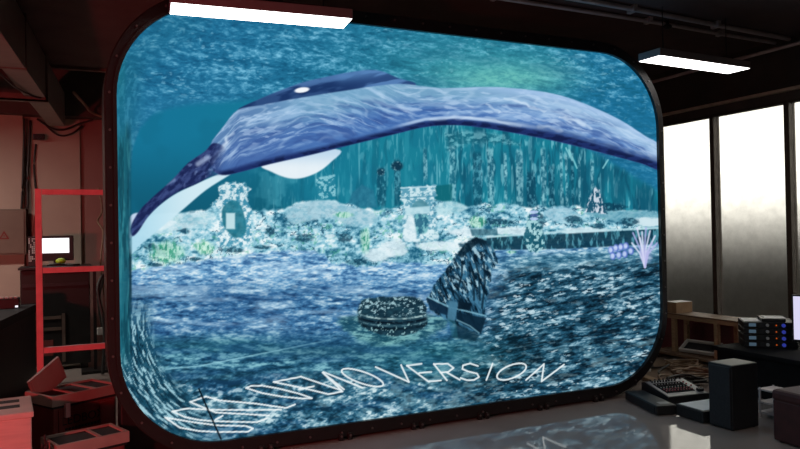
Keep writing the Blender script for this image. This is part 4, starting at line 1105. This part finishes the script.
t = thing('computer_monitor', 'monitor with a pale lilac screen cut by the right picture edge', 'monitor', (5.62, -1.02, .40), math.radians(-60))
b = MB(); b.box(-.27, 0, .10, .27, .03, .52, bev=.006); b.build('bezel', M['black'], t)
b = MB(); b.box(-.255, -.004, .125, .255, .001, .505); b.build('screen', M['screen_lilac'], t)
b = MB(); b.box(-.03, .03, .01, .03, .06, .3); b.build('neck', M['black'], t)
b = MB(); b.box(-.12, -.04, 0, .12, .14, .012, bev=.003); b.build('base', M['black'], t)
b = MB(); b.box(-.03, .0, .52, .03, .03, .55, bev=.006); b.build('webcam', M['black'], t)

# timber bench under the windows with a pallet below
t = thing('timber_pallet', 'rough brown timber pallet on the floor under the bench', 'pallet', (6.0, .19, 0))
for k in range(4):
    b = MB(); b.box(.0 + .11 * k, 0, .055, .09 + .11 * k, 1.25, .08); b.build('board', M['wood_dark'], t)
for y in (.02, .58, 1.14):
    b = MB(); b.box(0, y, 0, .42, y + .08, .055); b.build('bearer', M['wood_dark'], t)
t = thing('timber_bench', 'rough pine timber trestle bench under the frosted window', 'bench', (6.12, .25, .08))
b = MB(); b.box(0, 0, .385, .045, 1.08, .43); b.build('front_rail', M['wood'], t)
b = MB(); b.box(.25, 0, .385, .295, 1.08, .43); b.build('rear_rail', M['wood'], t)
b = MB(); b.box(-.01, -.02, .43, .31, 1.10, .445); b.build('bench_top', M['wood_dark'], t)
for x, y in ((0, .30), (0, .90), (.25, .25), (.25, .95), (0, .0), (.25, .0)):
    b = MB(); b.box(x, y, 0, x + .045, y + .05, .385); b.build('leg', M['wood'], t)
t = thing('cardboard_box', 'brown cardboard box on the left end of the timber bench', 'box', (6.14, 1.14, .525))
b = MB(); b.box(0, 0, 0, .26, .18, .125, bev=.003); b.build('carton', M['card'], t)
b = MB(); b.box(0, .0, .125, .26, .18, .128); b.build('top_flap', M['paper'], t)
b = MB(); b.box(-.002, .07, .01, .0, .11, .115); b.build('tape_strip', M['wood'], t)
t = thing('white_tray', 'white open frame tray under the timber bench', 'tray', (6.185, .64, .095), math.radians(10))
t.rotation_euler = (0, math.radians(-30), math.radians(10))
b = MB(); b.box(0, 0, 0, .20, .025, .035); b.box(0, .42, 0, .20, .445, .035); b.box(0, .025, 0, .025, .42, .035); b.box(.175, .025, 0, .2, .42, .035); b.build('tray_rim', M['white_plastic'], t)
b = MB(); b.box(.025, .025, 0, .175, .42, .008); b.build('tray_base', M['black_matte'], t)
t = thing('metal_jack', 'small dark metal stand beside the black desk under the bench end', 'stand', (5.99, .06, 0))
b = MB(); b.cyl((0, 0, 0), (0, 0, .02), .05); b.build('base', M['conduit'], t)
b = MB(); b.cyl((0, 0, .02), (0, 0, .34), .02); b.build('column', M['conduit'], t)
b = MB(); b.box(-.04, -.04, .34, .04, .04, .355); b.build('head_plate', M['conduit'], t)

b = MB(); b.prism([(4.92, .14, 0), (5.93, .24, 0), (5.95, 1.62, 0), (4.90, 1.66, 0)], (0, 0, .006))
tag(b.build('plywood_sheet', M['wood_dark']), 'dark brown plywood sheet on the floor under the cables and scrap boards', 'board')
# scrap boards and cable coils between screen and bench
for k, (x, y, z, L, w, rz, lab) in enumerate(((5.02, .60, .0065, .62, .09, 78, 'pale scrap board on the floor behind the mixing console'),
                                              (4.98, 1.25, .0065, .7, .09, 98, 'brown scrap board on the floor nearest the screen frame'),
                                              (5.84, .06, 0, .15, .07, 90, 'brown scrap board on the floor by the desk corner'))):
    t = MB().box(-L / 2, -w / 2, 0, L / 2, w / 2, .022 + .004 * k).build('scrap_board', M['wood_dark'] if k % 2 else M['wood'])
    t.location = (x, y, z); t.rotation_euler = (0, 0, math.radians(rz))
    tag(t, lab, 'board', 'scrap boards')
coils = ((5.05, .02, .17, 'cable', 'black cable coil right behind the mixing console'), (5.42, .24, .19, 'cable_brown', 'brown cable coil between the mixing console and the desk'),
         (5.28, 1.14, .15, 'cable', 'black cable coil close beside the lower screen edge'), (5.70, .64, .17, 'cable_brown', 'brown cable coil right before the timber pallet'),
         (5.76, 1.32, .15, 'cable', 'black cable coil in the corner between screen and bench'))
for k, (x, y, r, mn, lab) in enumerate(coils):
    rnd = random.Random(30 + k); b = MB(); pts = []
    for i in range(42):
        a = i * 2 * PI / 12
        rr_k = r * (1 + .22 * math.sin(i * 1.7 + k) + .1 * rnd.uniform(-1, 1))
        pts.append((rr_k * math.cos(a), rr_k * math.sin(a) * .8, .028 + .0012 * i + .012 * rnd.random()))
    pts = [(pts[0][0] + .1, pts[0][1] - .05, .022)] + pts + [(pts[-1][0] + .12, pts[-1][1] + .06, .022)]
    b.tube(pts, .011, 6)
    o = b.build('cable_coil', M[mn], smooth=True); o.location = (x, y, 0)
    tag(o, lab, 'cable coil', 'cable coils on the floor')
for k, (x, y, lab) in enumerate(((5.25, .74, 'small white power adapter among the cable coils'), (5.91, .93, 'small white plug box beside the pallet corner'))):
    t = thing('power_adapter', lab, 'adapter', (x, y, .0065), .5 * k, 'white power adapters')
    b = MB(); b.box(-.035, -.05, 0, .035, .05, .035, bev=.008); b.build('adapter_body', M['white_plastic'], t)
    b = MB(); b.tube([(0, .05, .018), (.03, .12, .008), (.1, .16, .008)], .005, 6); b.build('lead', M['white_plastic'], t)
for k, (pts, mn, lab) in enumerate((
        ([(5.08, 1.55, .03), (5.20, 1.46, .06), (5.32, 1.52, .03), (5.42, 1.44, .05), (5.44, 1.58, .02)], 'cable', 'short black cable strewn at the back of the plywood sheet'),
        ([(5.16, .44, .02), (5.22, .52, .05), (5.40, .56, .09), (5.46, .66, .05), (5.40, .80, .02), (5.5, .88, .02)], 'cable', 'black cable arching across the middle of the plywood sheet'),
        ([(4.93, .10, .014), (5.15, .20, .02), (5.12, .33, .05), (4.95, .26, .07), (4.93, .18, .03)], 'cable_brown', 'brown cable loop beside the coil behind the mixing console'))):
    tag(MB().tube(pts, .011, 6).build('strewn_cable', M[mn], smooth=True), lab, 'cable', 'cables strewn on the plywood')
# small metal shelf between speaker and stool
t = thing('wire_stand', 'small wire stand seen between the loudspeaker and the red stool', 'stand', (4.78, -1.14, 0))
for x, y in ((-.08, -.08), (.08, -.08), (-.08, .08), (.08, .08)):
    b = MB(); b.bar((x, y, 0), (x, y, .24), .012); b.build('leg', M['conduit'], t)
for z in (.04, .12, .22):
    b = MB(); b.box(-.09, -.09, z, .09, .09, z + .012); b.build('shelf', M['conduit'], t)

# ------------------------------------------------------------------ daylight outside, red lamp off to the side, added fill lights out of view
w = bpy.data.worlds.new('world'); SC.world = w; w.use_nodes = True
nt = w.node_tree; bg = nt.nodes['Background']
tc = nt.nodes.new('ShaderNodeTexCoord'); sx = nt.nodes.new('ShaderNodeSeparateXYZ'); cr = nt.nodes.new('ShaderNodeValToRGB'); mr = nt.nodes.new('ShaderNodeMapRange')
mr.inputs['From Min'].default_value = -1; mr.inputs['From Max'].default_value = 1
nt.links.new(tc.outputs['Generated'], sx.inputs[0]); nt.links.new(sx.outputs['Z'], mr.inputs['Value']); nt.links.new(mr.outputs['Result'], cr.inputs['Fac'])
el = cr.color_ramp.elements
el[0].position = .0; el[0].color = (.010, .009, .008, 1)
el[1].position = 1.0; el[1].color = (.42, .44, .44, 1)
for p, c in ((.495, (.010, .0095, .0085, 1)), (.525, (1.0, .98, .93, 1)), (.57, (.95, .93, .88, 1)), (.63, (.72, .71, .67, 1))):
    e = el.new(p); e.color = c
nt.links.new(cr.outputs['Color'], bg.inputs['Color']); bg.inputs['Strength'].default_value = 2.45

def area(name, loc, size, energy, col, rot=(0, 0, 0), sy=None):
    l = bpy.data.lights.new(name, 'AREA'); l.energy = energy; l.color = col; l.size = size
    if sy: l.shape = 'RECTANGLE'; l.size_y = sy
    o = bpy.data.objects.new(name, l); C.objects.link(o); o.location = loc; o.rotation_euler = rot
    return o
area('rear_fill_light', (-2.4, 3.4, 3.0), 1.2, 62, (1, .93, .85), sy=.25)  # unseen area light added to brighten the back wall
area('hall_fill_light', (2.2, -4.4, 3.0), 1.2, 32, (1, .96, .92), sy=.25)  # general fill added out of view for the floor and right-hand gear
rl = bpy.data.lights.new('red_stage_lamp', 'SPOT'); rl.energy = 420; rl.color = (1.0, .10, .11); rl.shadow_soft_size = .1
rl.spot_size = math.radians(82); rl.spot_blend = .7
ro = bpy.data.objects.new('red_stage_lamp', rl); C.objects.link(ro); ro.location = (-3.0, -3.3, 1.3)
ro.rotation_euler = (Vector((-.45, 1.0, 1.0)) - ro.location).to_track_quat('-Z', 'Y').to_euler()

SC.view_settings.view_transform = 'Standard'
SC.view_settings.look = 'None'
SC.view_settings.gamma = 1.0
SC.view_settings.exposure = 0.0
SC.view_settings.use_curve_mapping = False
SC.cycles.max_bounces = 10
SC.cycles.sample_clamp_indirect = 4.0
